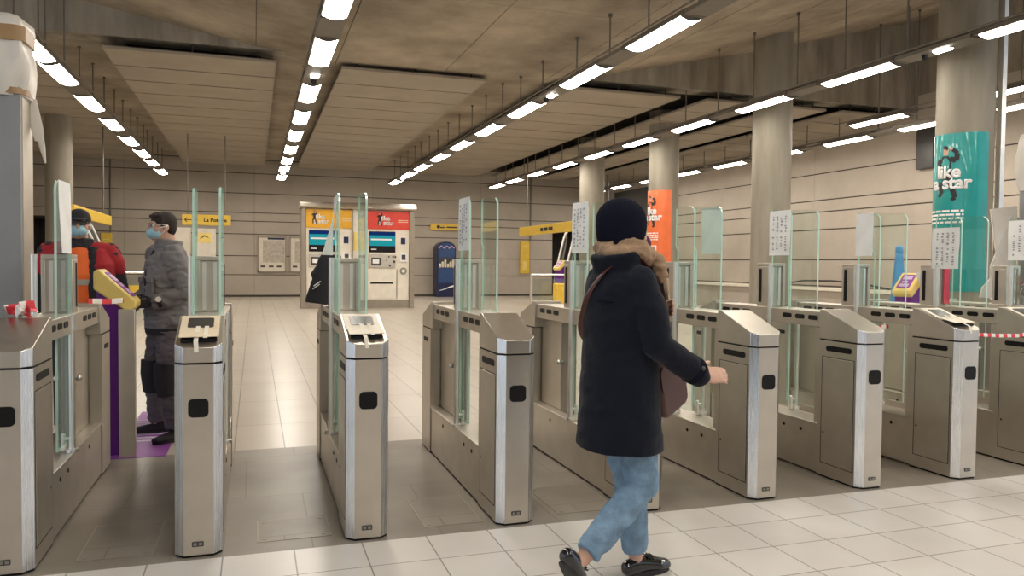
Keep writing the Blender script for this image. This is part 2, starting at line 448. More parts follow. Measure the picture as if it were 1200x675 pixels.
# columns
def column(x, y, r, top, lab, capital=False):
    bm = B(); cyl(bm, (x, y, 0), (x, y, top), r, 40)
    tube(bm, [(x, y, 0), (x, y, .1)], [r+.012, r+.012], 40, round_cap=False)
    if capital: box(bm, x-r-.25, x+r+.12, y-r-.1, y+r+.1, top-.3, top)
    return struct(link('column', bm, 'column'), lab, 'column')
CX, CR = 10.0, .385
column(CX, 8.87, CR, 6.2, 'thick concrete column wearing the teal poster')
column(CX, 13.40, CR, 6.3, 'concrete column without a poster, standing at the beam')
column(CX, 17.80, CR, 5.4, 'concrete column wearing the orange poster')
column(CX, 22.27, CR, 5.4, 'farthest concrete column, partly behind the navy hat')
column(-4.68, 22.28, .31, 5.35, 'slim concrete column behind the worker in red', True)
bm = B(); box(bm, CX+.29, CX+.37, 8.87-.36, 8.87-.275, 0, 6.1)
tag(link('cable_duct', bm, 'chrome', bevel=.006), 'pale vertical cable duct on the teal-poster column', 'duct')

# ------------------------------------------------------------------ light tracks
def fixture_mesh():
    h = B()   # housing: shallow trough
    prism(h, [(-.165, 0.005), (-.15, .075), (-.06, .11), (.06, .11), (.15, .075), (.165, .005)], lambda a, b_, t: (a, t, b_), -.80, .80)
    for q in (-1, 1): prism(h, [(-.15, .01)] + [(-.15+.30*k/8, -.040*math.sin(PI*k/8)) for k in range(9)] + [(.15, .01)], lambda a, b_, t: (a, t, b_), q*.725, q*.745)
    d = B()   # bowed diffuser
    prism(d, [(-.145, .01)] + [(-.145+.29*k/8, -.035*math.sin(PI*k/8)-.002) for k in range(9)] + [(.145, .01)], lambda a, b_, t: (a, t, b_), -.72, .72)
    return h, d
fx = None
def fixture(x, y, label):
    global fx
    if fx is None:
        fx = thing('ceiling_light', label, 'ceiling light', (x, y, LZ), group='lit fixtures on the ceiling tracks')
        h, d = fixture_mesh(); link('housing', h, 'track', fx, bevel=.004); link('diffuser', d, 'lamp', fx); o = fx
    else:
        o = copy_tree(fx); o.location = (x, y, LZ); o['label'] = label
    return o
def slab_z(x):
    for (xa, za), (xb, zb) in zip(VAL, VAL[1:]):
        if xa <= x <= xb: return za+(zb-za)*(x-xa)/(xb-xa)
    return 5.3
def spotlight(x, y, lab):
    t = thing('emergency_light', lab, 'emergency light', (x, y, LZ), group='small emergency lights on the tracks')
    bm = B(); tube(bm, [(0, -.16, .05), (0, .16, .05)], [(.09, .06), (.09, .06)], 16, ref=(1, 0, 0)); link('housing', bm, 'track', t)
    bm = B(); tube(bm, [(0, -.10, .0), (0, .10, .0)], [(.07, .03), (.07, .03)], 16, ref=(1, 0, 0)); link('lens', bm, 'spot', t)
    bm = B(); cyl(bm, (.0, .30, .06), (.0, .30, -.02), .045, 16); ball(bm, (0, .30, -.03), .045, 12); link('sensor_dome', bm, 'black', t)
    return t
ROWS = [(-3.0, 'leftmost', [12.73, 15.17-.81, 17.6-.81, 20.05-.81, 22.5-.81, 24.9-.81, 27.0-.81, 29.6-.81], []),
        (.93, 'second', [-1.9, .55, 3.0, 6.63, 9.07, 11.52, 14.36, 16.79, 19.24, 21.69, 24.09, 26.3, 28.95], [12.98, 27.62]),
        (5.03, 'third', [-1.9, .55, 3.0, 6.63, 9.07, 11.52, 14.36, 16.79, 19.24, 21.69, 24.09, 26.3, 28.95], [12.98, 27.62]),
        (8.98, 'fourth', [.1, 2.5, 4.5, 6.95, 9.87, 12.27, 14.70, 17.1, 19.5, 21.9, 24.3, 26.7, 28.8], [8.35]),
        (13.45, 'rightmost', [5.6, 8.0, 10.4, 12.77, 15.1, 17.5, 19.9, 22.3, 24.7, 27.1, 29.4], [])]
for x, nm, ys, spots in ROWS:  # unseen near ends, overhead and behind the camera, are added to light the gates
    y0, y1 = ys[0]-1.0, ys[-1]+.95
    t = thing('light_track', 'long hanging light track, %s row counted from the left' % nm, 'light track', (x, 0, LZ), group='light tracks under the ceiling')
    bm = B()
    for s in (-1, 1): cyl(bm, (s*.175, y0, .09), (s*.175, y1, .09), .014, 8)
    cyl(bm, (0, y0, .13), (0, y1, .13), .02, 8)
    prev = y0
    for y in ys + [y1+.8]:      # cover plates between the fixtures
        a, b_ = prev, y-.82
        if b_-a > .05: box(bm, -.16, .16, a+.01, min(b_, y1)-.01, .0, .05)
        prev = y+.82
    link('rail', bm, 'track', t)
    n = 0
    for y in ys:
        for dy in (-.9, .35):
            bm = B(); ztop = (slab_z(x) if y+dy < FACEY else 5.26)-LZ
            cyl(bm, (0, y+dy, .12), (0, y+dy, ztop), .013, 8); cyl(bm, (0, y+dy, ztop-.05), (0, y+dy, ztop), .03, 8)
            link('hanger_rod', bm, 'track', t)
    for i, y in enumerate(ys):
        fixture(x, y, '%s lit fixture from the far end of the %s light row' % (ordinal(len(ys)-i), nm))
    for y in spots:
        near = y < 14
        spotlight(x, y, 'small oval emergency light %s the %s light row' % ('in the nearer stretch of' if near else 'near the far end of', nm))
# short second strip beside the right-hand wall
t = thing('light_track', 'short extra light track left of the rightmost row, behind the teal column', 'light track', (12.55, 0, LZ+.1))
bm = B()
for s in (-1, 1): cyl(bm, (s*.175, 5, .09), (s*.175, 14.4, .09), .014, 8)
link('rail', bm, 'track', t)
for y in (6.5, 9.5, 12.5):
    bm = B(); cyl(bm, (0, y, .1), (0, y, slab_z(12.55)-LZ-.1), .013, 8); link('hanger_rod', bm, 'track', t)
for i, y in enumerate((10.6, 13.2)):
    o = fixture(12.55, y, '%s lit fixture of the short track behind the teal column' % ('nearer', 'farther')[i]); o.location.z = LZ+.1

# access hatches let into the dark floor
def hatch(x0, x1, y0, y1, lab):
    t = thing('floor_hatch', lab, 'floor hatch', ((x0+x1)/2, (y0+y1)/2, 0), group='access hatches in the dark floor')
    w, d = (x1-x0)/2, (y1-y0)/2
    bm = B(); box(bm, -w, w, -d, d, 0, .0015); link('cover', bm, 'strip', t, smooth=0)
    bm = B()
    for a in ((-w-.006, w+.006, -d-.006, -d), (-w-.006, w+.006, d, d+.006), (-w-.006, -w, -d, d), (w, w+.006, -d, d)): box(bm, *a, 0, .002)
    link('edge_frame', bm, 'machine_frame', t, smooth=0)
    for a in (-1, 1):
        for b_ in (-1, 1):
            bm = B(); cyl(bm, (a*(w-.03), b_*(d-.03), .001), (a*(w-.03), b_*(d-.03), .003), .012, 12); link('corner_screw', bm, 'grey_metal', t)
hatch(.02, .37, 4.02, 4.34, 'floor hatch between the two gates with taped lids')
hatch(.86, 1.17, 4.0, 4.5, 'floor hatch left of the bare-lidded gate beside the vending machine view')
hatch(1.62, 1.98, 4.0, 4.5, 'floor hatch in the lane just left of the walking woman')
hatch(-.78, -.46, 4.0, 4.5, 'floor hatch in the lane leading to the man in grey')
# ------------------------------------------------------------------ ticket gates
PITCH, XR3, GY = .7912, .6486, 3.894
def gx(k): return XR3 + PITCH*(k-3) - .10625
W = .10625
def gate_proto():
    g = thing('ticket_gate', 'ticket gate', 'ticket gate', (0, GY, 0), group='stainless steel ticket gates in a row')
    ch = .040
    def plan(y0, y1, front=True):
        if front: return [(-W+ch, y0), (W-ch, y0), (W, y0+ch), (W, y1), (-W, y1), (-W, y0+ch)]
        return [(-W, y0), (W, y0), (W, y1-ch), (W-ch, y1), (-W+ch, y1), (-W, y1-ch)]
    def cab(name, y0, y1, front):
        bm = B()
        fs = prism(bm, plan(y0, y1, front), lambda a, b_, t: (a, b_, t), .012, .912)
        for f in fs[:6]:
            f.normal_update(); n = f.normal
            if abs(n.x) > .3 and abs(n.y) > .3: f.material_index = 1
            elif abs(n.x) > .9: f.material_index = 2
        o = link(name, bm, ['steel', 'steel_chamfer', 'steel_side'], g, smooth=10)
        bm = B(); prism(bm, [(a*.96, b_ + (.006 if b_ < (y0+y1)/2 else -.006)) for a, b_ in plan(y0, y1, front)], lambda a, b_, t: (a, b_, t), 0, .912); prism(bm, [(a*.97, b_) for a, b_ in [(c, d+(.004 if d < (y0+y1)/2 else -.004)) for c, d in plan(y0, y1, front)]], lambda a, b_, t: (a, b_, t), .90, .925)
        link('shadow_gap', bm, 'black', o, smooth=0)
        return o
    near = cab('cabinet', 0, .385, True)
    far = cab('cabinet', 1.68, 2.005, False)
    # sloped lids
    def lid(front):
        bm = B(); s = 1 if front else -1; yo = 0 if front else 2.005
        pl = [(-W+ch, 0), (W-ch, 0), (W, ch), (W, .345), (W, .385), (-W, .385), (-W, .345), (-W, ch)]
        def zt(y): return .992 + (1.117-.992)*min(1, max(0, (y)/.345)) if y < .345 else 1.117
        lo = [bm.verts.new((a, yo+s*b_, .921)) for a, b_ in pl]; hi = [bm.verts.new((a, yo+s*b_, zt(b_))) for a, b_ in pl]
        n = len(pl)
        for i in range(n):
            j = (i+1) % n; f = bm.faces.new((lo[i], lo[j], hi[j], hi[i]))
            if i in (1, 7): f.material_index = 1
            elif i in (2, 6, 3, 5): f.material_index = 2
        bm.faces.new(lo[::-1])
        bm.faces.new([hi[i] for i in (0, 1, 2, 3, 6, 7)]); bm.faces.new([hi[i] for i in (3, 4, 5, 6)])
        return link('lid', bm, ['steel', 'steel_chamfer', 'steel_side'], g, smooth=10, bevel=.003)
    lid(True); lid(False)
    # front reader window, maker's plate
    for c, yy, s in ((near, 0, -1), (far, 2.005, 1)):
        bm = B(); prism(bm, rrect(-.045, .045, .664, .752, .022), lambda a, b_, t: (a, t, b_), yy, yy+s*.004)
        link('reader_window', bm, 'black', c)
        bm = B(); prism(bm, rrect(-.030, .022, .052, .076, .004), lambda a, b_, t: (a, t, b_), yy, yy+s*.003)
        for q in (-.016, .008): prism(bm, rrect(q-.008, q+.008, .057, .071, .003), lambda a, b_, t: (a, t, b_), yy+s*.003, yy+s*.004, 1)
        link('maker_plate', bm, ['slate', 'grey_metal'], c)
    # side doors with slot
    for s in (-1, 1):
        bm = B(); x = s*W
        prism(bm, [(.065, .10), (.345, .10), (.345, .80), (.065, .80)], lambda a, b_, t: (t, a, b_), x, x+s*.003)
        link('access_door', bm, 'steel_side', near, smooth=0, bevel=.0015)
        bm = B()
        for a0, a1, b0, b1 in ((.058, .352, .093, .097), (.058, .352, .803, .807), (.058, .062, .097, .803), (.348, .352, .097, .803)):
            prism(bm, [(a0, b0), (a1, b0), (a1, b1), (a0, b1)], lambda a, b_, t: (t, a, b_), x, x+s*.0015)
        link('door_seam', bm, 'rubber', near, smooth=0)
        bm = B(); prism(bm, rrect(.085, .315, .845, .880, .016), lambda a, b_, t: (t, a, b_), x, x+s*.003); link('ticket_slot', bm, 'black', near)
        bm = B(); prism(bm, rrect(1.76, 1.90, .815, .845, .014), lambda a, b_, t: (t, a, b_), x, x+s*.003); link('ticket_slot', bm, 'black', far)
        bm = B(); cyl(bm, (x, .325, .30), (x+s*.004, .325, .30), .008, 10); link('door_lock', bm, 'slate', near)
    # plinth with capped holes
    bm = B(); box(bm, -.098, .098, .385, 1.68, .012, .33); box(bm, -.104, .104, .385, 1.68, .33, .345)
    pl = link('plinth', bm, 'steel_side', g, bevel=.003)
    for s in (-1, 1):
        for y in (.56, .74, 1.30):
            bm = B(); cyl(bm, (s*.098, y, .275), (s*.101, y, .275), .012, 14); link('hole_plug', bm, 'black', pl)
    # long top rail with slots
    bm = B(); box(bm, -.094, .094, .385, 1.68, .995, 1.098)
    rl = link('top_rail', bm, 'steel_side', g, bevel=.003)
    for s in (-1, 1):
        for y in (.465, .60, .735, 1.22, 1.355, 1.49):
            bm = B(); prism(bm, rrect(y-.048, y+.048, 1.038, 1.070, .014), lambda a, b_, t: (t, a, b_), s*.094, s*.0965); link('sensor_slot', bm, 'black', rl)
    # inner sheets between plinth and rail
    for y0, y1 in ((1.13, 1.26), (1.27, 1.66)):
        bm = B(); box(bm, -.03, .03, y0, y1, .347, .993); p = link('inner_panel', bm, 'grey_metal' if y0 < 1.2 else 'steel_side', g, bevel=.004)
        if y0 < 1.2:
            for s in (-1, 1):
                bm = B(); cyl(bm, (s*.03, 1.235, .70), (s*.055, 1.235, .70), .012, 12); ball(bm, (s*.06, 1.235, .70), .018, 12); link('knob', bm, 'chrome', p)
    bm = B(); box(bm, -.085, .085, .39, .45, .347, .993); link('inner_panel', bm, 'steel_side', g, bevel=.004)
    # upper post frame
    bm = B()
    box(bm, -.078, .078, .985, 1.115, 1.40, 1.425)
    box(bm, -.060, .060, 1.0, 1.10, 1.098, 1.40)
    box(bm, -.078, -.055, .985, 1.115, 1.098, 1.40); box(bm, .055, .078, .985, 1.115, 1.098, 1.40)
    pf = link('post_frame', bm, 'steel_side', g, bevel=.003)
    for s in (-1, 1):
        bm = B(); box(bm, s*.078, s*.0805, 1.06, 1.09, 1.13, 1.38); link('post_slot', bm, 'black', pf)
    for q in (-.03, .03):
        bm = B(); box(bm, q-.010, q+.010, .992, 1.0, 1.11, 1.39); link('bright_strip', bm, 'chrome', pf)
    # round posts carrying the leaves
    for x, y, top in ((-.097, .93, 1.425), (.096, .86, 1.10)):
        bm = B(); cyl(bm, (x, y, .347), (x, y, top), .017, 16)
        po = link('round_post', bm, 'chrome', g)
        bm = B()
        cyl(bm, (x, y, 1.01), (x, y, 1.04), .022, 16); tube(bm, [(x, y, 1.025), (x*.6, y-.03, 1.025)], .012, 10); link('clamp', bm, 'chrome', po)
        bm = B(); cyl(bm, (x, y, .347), (x, y, .365), .032, 16); cyl(bm, (x, y, .36), (x, y, .43), .018, 16)
        tube(bm, [(x, y, .42), (x*.55, y, .42)], .010, 10); tube(bm, [(x*.55, y, .36), (x*.55, y, .44)], .012, 10)
        link('clamp', bm, 'chrome', po)
    # glass leaves folded open along the gate
    for x, y0, y1 in ((-.070, .735, .975), (.072, .625, .965)):
        r = .06
        prof = [(y0, .40), (y1-.03, .40), (y1-.03, 1.50), (y1-.012, 1.525), (y1, 1.54), (y1, 1.80), (y1-.02, 1.82)]
        prof += [(y0+r-r*math.sin(t*PI/12), 1.805-r+r*math.cos(t*PI/12)) for t in range(7)]
        bm = B(); fs = prism(bm, prof, lambda a, b_, t: (t, a, b_), x-.006, x+.006)
        for f in fs[:-2]: f.material_index = 1
        link('glass_leaf', bm, ['glass', 'glass_edge'], g, smooth=20)
    return g
GL = {1: 'ticket gate nearest the wrapped post, cut by the left frame edge', 2: 'ticket gate with cream card taped on its lid, beside the man in grey',
      3: 'ticket gate with white card taped on its lid, in front of the ticket machines', 4: 'bare-lidded ticket gate left of the walking woman',
      5: 'ticket gate mostly hidden behind the walking woman', 6: 'ticket gate whose front the woman reaches towards', 7: 'bare-lidded ticket gate, second right of the walking woman',
      8: 'ticket gate with white taped cover on its lid, third right of the woman', 9: 'ticket gate with a red plastic sheet on its post, cut by the right frame edge',
      10: 'ticket gate tangled in red and white tape, only its post showing at far right'}
proto = gate_proto()
gates = {}
for k in range(1, 11):
    o = proto if k == 1 else copy_tree(proto)
    o.location = (gx(k), GY, 0); o['label'] = GL[k]; gates[k] = o

for c in [c for c in bpy.data.objects if c.parent == gates[1] and c.name.startswith('glass_leaf')]:
    if min(v.co.x for v in c.data.vertices) < 0: bpy.data.objects.remove(c)
# covers taped over the lids
def lid_pt(k, x, y, h): return Vector((gx(k)+x, GY+y, .992+.125*y/.345+h))
def lid_cover(k, lab, card):
    t = thing('lid_cover', lab, 'cover', tuple(lid_pt(k, 0, .17, 0)), group='covers taped over gate lids')
    base = t.location
    def quad(bm, pts, th=.003):
        lo = [bm.verts.new(lid_pt(k, *p)-base) for p in pts]; hi = [bm.verts.new(lid_pt(k, p[0], p[1], p[2]+th)-base) for p in pts]
        n = len(pts)
        for i in range(n): bm.faces.new((lo[i], lo[(i+1) % n], hi[(i+1) % n], hi[i]))
        bm.faces.new(lo[::-1]); bm.faces.new(hi)
    bm = B(); quad(bm, [(-.095, .15, .003), (.085, .15, .003), (.085, .335, .003), (-.095, .335, .003)]); link('screen_surround', bm, card, t)
    bm = B(); pts = rrect(-.062, .058, .20, .305, .012)
    lo = [bm.verts.new(lid_pt(k, a, b_, .0055)-base) for a, b_ in pts]; hi = [bm.verts.new(lid_pt(k, a, b_, .0085)-base) for a, b_ in pts]
    for i in range(len(pts)): bm.faces.new((lo[i], lo[(i+1) % len(pts)], hi[(i+1) % len(pts)], hi[i]))
    bm.faces.new(hi); bm.faces.new(lo[::-1]); link('screen', bm, 'slate', t)
    # folded card flap standing proud at its lower edge, with a dark gap below
    bm = B(); quad(bm, [(-.090, .045, .028), (.088, .050, .028), (.085, .17, .008), (-.088, .17, .008)]); link('card_flap', bm, card, t)
    bm = B(); quad(bm, [(-.082, .052, .003), (.080, .055, .003), (.075, .10, .003), (-.075, .10, .003)], .012); link('slot_shade', bm, 'black', t)
    bm = B()
    for x0, ln in ((-.012, .012), (.028, .035)):
        quad(bm, [(x0-.010, ln, .030 if ln > .03 else .024), (x0+.010, ln, .030 if ln > .03 else .024), (x0+.010, .20, .012), (x0-.010, .20, .012)], .0015)
    tube(bm, [lid_pt(k, -.012, .013, .027)-base, lid_pt(k, -.010, .0, .012)-base, lid_pt(k, -.008, -.004, -.02)-base], [(.010, .0015)]*3, 8, ref=(1, 0, 0), round_cap=False)
    link('tape_strip', bm, 'masking', t)
    return t
lid_cover(2, 'cream card cover taped on the gate lid beside the man in grey', 'card')
lid_cover(3, 'white card cover taped on the gate lid before the ticket machines', 'white_card')
lid_cover(8, 'white cover taped on a gate lid to the right of the woman', 'white_card')
lid_cover(9, 'pale cover with dark screen on the lid by the right frame edge', 'white_card')

# notices on the glass leaves
def notice(k, y0, y1, z0, z1, lab, lines=True, curl=.0, side=-1):
    x = gx(k)-.070+side*.010
    t = thing('paper_notice', lab, 'notice', (x, GY+(y0+y1)/2, (z0+z1)/2), group='paper notices taped on the gate glass')
    hw, hh = (y1-y0)/2, (z1-z0)/2
    bm = B(); n = 6; rows = 8
    g = []
    for s in (0, 1):
        gr = []
        for i in range(rows+1):
            for j in range(n+1):
                a, b_ = -1+2*j/n, -1+2*i/rows
                off = .003*math.sin(2.1*a+1.3*b_)+curl*((1-b_)/2)**1.1*(.60-.55*a)
                gr.append(bm.verts.new((side*(off+.0012*s), a*hw*(1+.02*math.sin(3*b_)), b_*hh)))
        g.append(gr)
    def at(s, i, j): return g[s][i*(n+1)+j]
    for s in (0, 1):
        for i in range(rows):
            for j in range(n): bm.faces.new((at(s, i, j), at(s, i, j+1), at(s, i+1, j+1), at(s, i+1, j)))
    for i in range(rows):
        for j in (0, n): bm.faces.new((at(0, i, j), at(0, i+1, j), at(1, i+1, j), at(1, i, j)))
    for j in range(n):
        for i in (0, rows): bm.faces.new((at(0, i, j), at(0, i, j+1), at(1, i, j+1), at(1, i, j)))
    link('sheet', bm, 'paper', t)
    if lines:
        bm = B(); rr = random.Random(k)
        for col in range(4):
            a = -.62+.40*col; z = hh*.75
            while z > -hh*.75:
                l = rr.uniform(.012, .03)
                if rr.random() < .75: box(bm, side*.0065, side*.0075, a*hw-.007*rr.random()-.004, a*hw+.008*rr.random()+.004, z-l*.5, z)
                z -= l*.95
        link('print', bm, 'ink', t, smooth=0)
    return t
t = notice(1, .66, .92, 1.43, 1.81, 'long curled blank sheet on the glass before the worker in red', False, .01, 1); t.location.x = gx(1)+.072+.010
notice(3, .74, .96, 1.44, 1.79, 'blank white sheet on the glass in front of the amber machine header', False, .075)
notice(4, .72, .97, 1.48, 1.81, 'printed notice on the gate glass beside the blue vending machine')
notice(5, .72, .97, 1.475, 1.81, 'printed notice on the gate glass left of the navy hat')
t = notice(6, .66, .90, 1.48, 1.80, 'pale notice seen through the glass, right of the orange poster', False); t.location.x = gx(6)+.088
notice(7, .74, .97, 1.48, 1.805, 'printed notice on the gate glass in front of the bare column')
notice(8, .80, .97, 1.486, 1.81, 'narrow printed notice on the glass between bare column and teal poster', False)
notice(9, .75, 1.0, 1.395, 1.72, 'printed notice hanging low in front of the teal poster')
notice(10, .72, .975, 1.47, 1.80, 'printed notice at the right frame edge above tangled tape')
bm = B(); box(bm, gx(2)-.0785, gx(2)-.077, GY+.80, GY+.90, 1.52, 1.68); tag(link('sticker', bm, 'card', smooth=0), 'small cream sticker on the glass beside the man in grey', 'sticker')

# black jacket flung over the far end of the third gate
t = thing('jacket', 'black jacket hung over the far end of the third gate', 'jacket', (gx(3)-.075, 5.40, 1.118))
bm = B()
tube(bm, [(-.055, .0, .0), (-.052, .0, .03), (-.040, .0, .12), (-.022, .0, .21), (-.008, .0, .29), (.005, .0, .34)], [(.088, .07), (.086, .07), (.068, .065), (.058, .06), (.050, .05), (.03, .035)], 20, ref=(1, 0, 0), round_cap=False)
tube(bm, [(.03, .0, .01), (.05, .0, .16), (.055, .0, .33)], [(.05, .05), (.05, .05), (.04, .04)], 14, ref=(1, 0, 0), round_cap=False)
tube(bm, [(-.062, .0, .16), (-.082, -.02, .20), (-.06, -.01, .23)], [.03, .028, .024], 10)
blob('cloth', bm, 'darkwear', .006, t, 2)
bm = B()
for q in (0, .02): tube(bm, [(-.095+q*.3, -.066, .10+q), (-.055+q*.3, -.074, .13+q)], .004, 6)
link('white_mark', bm, 'white', t)

# red plastic sheet on gate 9's post, tangled tape
bm = B(); prism(bm, rrect(-.03, .03, 1.11, 1.40, .01), lambda a, b_, t: (a, t, b_), -.012, 0)
tag(link('red_sheet', bm, 'red_sheet', loc=(gx(9)+.055, GY+.984, 0)), 'red plastic strip standing on the gate post under the low notice', 'plastic strip')
def ribbon(name, pts, lab, w=.03, parent=None, group='red and white barrier tape'):
    bm = B(); tube(bm, pts, [(w, .0012)]*len(pts), 8, ref=(0, 0.15, 1), round_cap=False)
    o = link(name, bm, 'tape', parent); tag(o, lab, 'barrier tape', group); return o
ribbon('barrier_tape', [(gx(8)+.1, 3.93, .958), (gx(8)+.3, 3.95, .945), (gx(8)+.5, 3.96, .94), (gx(9)-.112, 3.98, .955)], 'red and white tape stretched from the covered gate to the right frame edge', .012)
ribbon('barrier_tape', [(gx(7)+.1, 4.50, .985), (gx(7)+.3, 4.52, .955), (gx(7)+.5, 4.52, .952), (gx(8)-.1, 4.5, .97)], 'red and white tape across the lane left of the covered gate', .014)
rr = random.Random(3)
def tangle(name, c, s, n, lab):
    pts = [(c[0]+rr.uniform(-s[0], s[0]), c[1]+rr.uniform(-s[1], s[1]), c[2]+rr.uniform(-s[2], s[2])) for _ in range(n)]
    bm = B(); P = [Vector(p) for p in pts]; Q = []
    for i in range(len(P)-1):
        for k in range(5):
            f = k/5; p0, p1, p2, p3 = P[max(i-1, 0)], P[i], P[i+1], P[min(i+2, len(P)-1)]
            Q.append(.5*((2*p1)+(-p0+p2)*f+(2*p0-5*p1+4*p2-p3)*f*f+(-p0+3*p1-3*p2+p3)*f**3))
    tube(bm, Q, [(.024, .0015)]*len(Q), 8, round_cap=False)
    tag(link(name, bm, 'tape'), lab, 'barrier tape', 'red and white barrier tape')
tangle('barrier_tape', (gx(10)+.13, GY+.93, 1.24), (.06, .05, .13), 11, 'tangle of red and white tape hanging on the last post at right')
tangle('barrier_tape', (gx(1)-.06, GY+.38, 1.150), (.10, .05, .025), 12, 'crumpled red and white tape lying on the leftmost gate')

# ------------------------------------------------------------------ wrapped steel post at the left
def boxy(bm, rings, n=48, p=.28, seed=0., amp=.012):
    """wrapped, slightly crumpled box: rings of (cx, cy, z, rx, ry)"""
    rs = []
    for cx, cy, z, rx, ry in rings:
        r_ = []
        for k in range(n):
            a = 2*PI*k/n; ca, sa = math.cos(a), math.sin(a)
            x = math.copysign(abs(ca)**p, ca)*rx; y = math.copysign(abs(sa)**p, sa)*ry
            w_ = amp*(math.sin(5*a+11*z+seed)+.6*math.sin(9*a-17*z+2*seed))
            r_.append(bm.verts.new((cx+x+w_*ca, cy+y+w_*sa, z)))
        rs.append(r_)
    for u_, v_ in zip(rs, rs[1:]):
        for k in range(n): bm.faces.new((u_[k], u_[(k+1) % n], v_[(k+1) % n], v_[k]))
    bm.faces.new(rs[0][::-1]); bm.faces.new(rs[-1])
def flap(bm, pts, wd, th=.004):
    tube(bm, pts, [(w_, th) for w_ in wd], 12, ref=(1, 0, 0), round_cap=False)
t = thing('steel_post', 'tall grey steel post at left edge, its top wrapped in white plastic', 'post', (-1.62, 5.34, 0))
bm = B(); box(bm, -.36, .36, -.24, .0, 0, 2.40); link('body', bm, 'pylon', t, bevel=.006)
bm = B(); box(bm, .36, .364, -.225, -.015, 0, 2.40); link('side_channel', bm, 'steel_side', t, smooth=0)
bm = B(); boxy(bm, [(.0, -.12, z, .372+b_, .132+b_) for z, b_ in ((2.325, .0), (2.36, .008), (2.42, .022), (2.50, .028), (2.57, .018), (2.62, .004), (2.68, .004), (2.72, .008), (2.765, .0), (2.79, -.03), (2.80, -.09))], seed=1., amp=.008)
link('plastic_wrap', bm, 'wrap', t, smooth=70)
for z, h_, b_ in ((2.335, .035, .012), (2.635, .085, .015)):
    bm = B(); boxy(bm, [(.0, -.12, z, .372+b_, .132+b_), (.0, -.12, z+h_, .372+b_, .132+b_)], amp=.003); link('tape_band', bm, 'kraft', t, smooth=60)
bm = B(); flap(bm, [(.375, -.06, 2.34), (.385, -.06, 2.24), (.400, -.06, 2.16), (.41, -.06, 2.10)], [.022, .032, .032, .024]); flap(bm, [(.405, -.06, 2.16), (.425, -.06, 2.06), (.44, -.06, 1.97)], [.024, .016, .005]); link('loose_flap', bm, 'wrap', t, smooth=70)
# its twin at the right edge
t = thing('steel_post', 'post at right edge wrapped in torn white plastic', 'post', (7.15, 5.42, 0))
bm = B(); box(bm, -.05, .30, -.10, .24, 0, 2.45); link('body', bm, 'pylon', t, bevel=.006)
bm = B(); boxy(bm, [(.125, .07, z, .19+b_, .185+b_) for z, b_ in ((2.16, .0), (2.22, .012), (2.34, .03), (2.5, .035), (2.62, .02), (2.70, .0), (2.73, -.05))], seed=2.)
link('plastic_wrap', bm, 'wrap', t, smooth=70)
bm = B(); flap(bm, [(-.07, -.12, 2.24), (-.10, -.13, 2.14), (-.125, -.13, 2.02)], [.05, .035, .008]); link('loose_flap', bm, 'wrap', t, smooth=70)
# white plastic sheet hanging behind the last gates
bm = B(); n = 14; gr = []
out = [(-.02, 1.97), (.33, 2.02), (.34, 1.1), (-.12, 1.12), (-.10, 1.22), (-.02, 1.30), (-.05, 1.42), (.0, 1.55)]
for s in (0, 1): gr.append([bm.verts.new((6.74+a, 5.62+.03*math.sin(7*b_)+s*.012, b_)) for a, b_ in out])
for i in range(len(out)): bm.faces.new((gr[0][i], gr[0][(i+1) % len(out)], gr[1][(i+1) % len(out)], gr[1][i]))
bm.faces.new(gr[0][::-1]); bm.faces.new(gr[1])
bm.verts.ensure_lookup_table()
tag(link('plastic_sheet', bm, 'wrap', smooth=0), 'torn cream plastic sheet hanging to the right of the teal poster', 'plastic sheet')
# ------------------------------------------------------------------ purple and yellow ticket readers
def reader(loc, rz, lab, s=1., tall=1.33):
    t = thing('ticket_reader', lab, 'ticket reader', loc, rz, 'purple and yellow ticket readers')
    # local x across the sloping face, high end at x = 0
    prof = [(.02, 0), (.22, 0), (.22, 1.05), (.02, 1.22)]
    bm = B(); prism(bm, prof, lambda a, b_, q: (a, q, b_), -.11, .11); link('pedestal', bm, 'purple', t, bevel=.006)
    prof = [(.0, 1.19), (.0, 1.315), (.035, 1.335), (.275, 1.105), (.270, 1.06), (.225, 1.02)]
    bm = B(); prism(bm, prof, lambda a, b_, q: (a, q, b_), -.125, .125); hd = link('reader_head', bm, 'yellow_pale', t, bevel=.012)
    d = Vector((.24, 0, -.23)).normalized(); nrm = Vector((.23, 0, .24)).normalized()
    bm = B(); c = Vector((.035, 0, 1.335))
    def q(u, v, h): return c+d*u+Vector((0, v, 0))+nrm*h
    pr = rrect(.04, .29, -.085, .085, .02)
    lo = [bm.verts.new(q(a, b_, -.004)) for a, b_ in pr]; hi = [bm.verts.new(q(a, b_, .004)) for a, b_ in pr]
    for i in range(len(pr)): bm.faces.new((lo[i], lo[(i+1) % len(pr)], hi[(i+1) % len(pr)], hi[i]))
    bm.faces.new(hi); bm.faces.new(lo[::-1]); link('touch_panel', bm, 'mat', t)
    bm = B()
    for (u0, u1, v0, v1) in ((.07, .13, -.06, .06), (.16, .19, -.05, .03), (.21, .26, -.06, .06)):
        a = [q(u0, v0, .004), q(u1, v0, .004), q(u1, v1, .004), q(u0, v1, .004)]; b2 = [p+nrm*.002 for p in a]
        va = [bm.verts.new(p) for p in a]; vb = [bm.verts.new(p) for p in b2]
        for i in range(4): bm.faces.new((va[i], va[(i+1) % 4], vb[(i+1) % 4], vb[i]))
        bm.faces.new(vb); bm.faces.new(va[::-1])
    link('panel_print', bm, 'lilac', t, smooth=0)
    t.scale = (s, s, s); return t
reader((-1.075, 6.22, 0), 0, 'purple and yellow ticket reader in front of the man in grey')
reader((8.15, 7.95, 0), math.radians(195), 'purple and yellow ticket reader behind the gates, left of the teal poster')
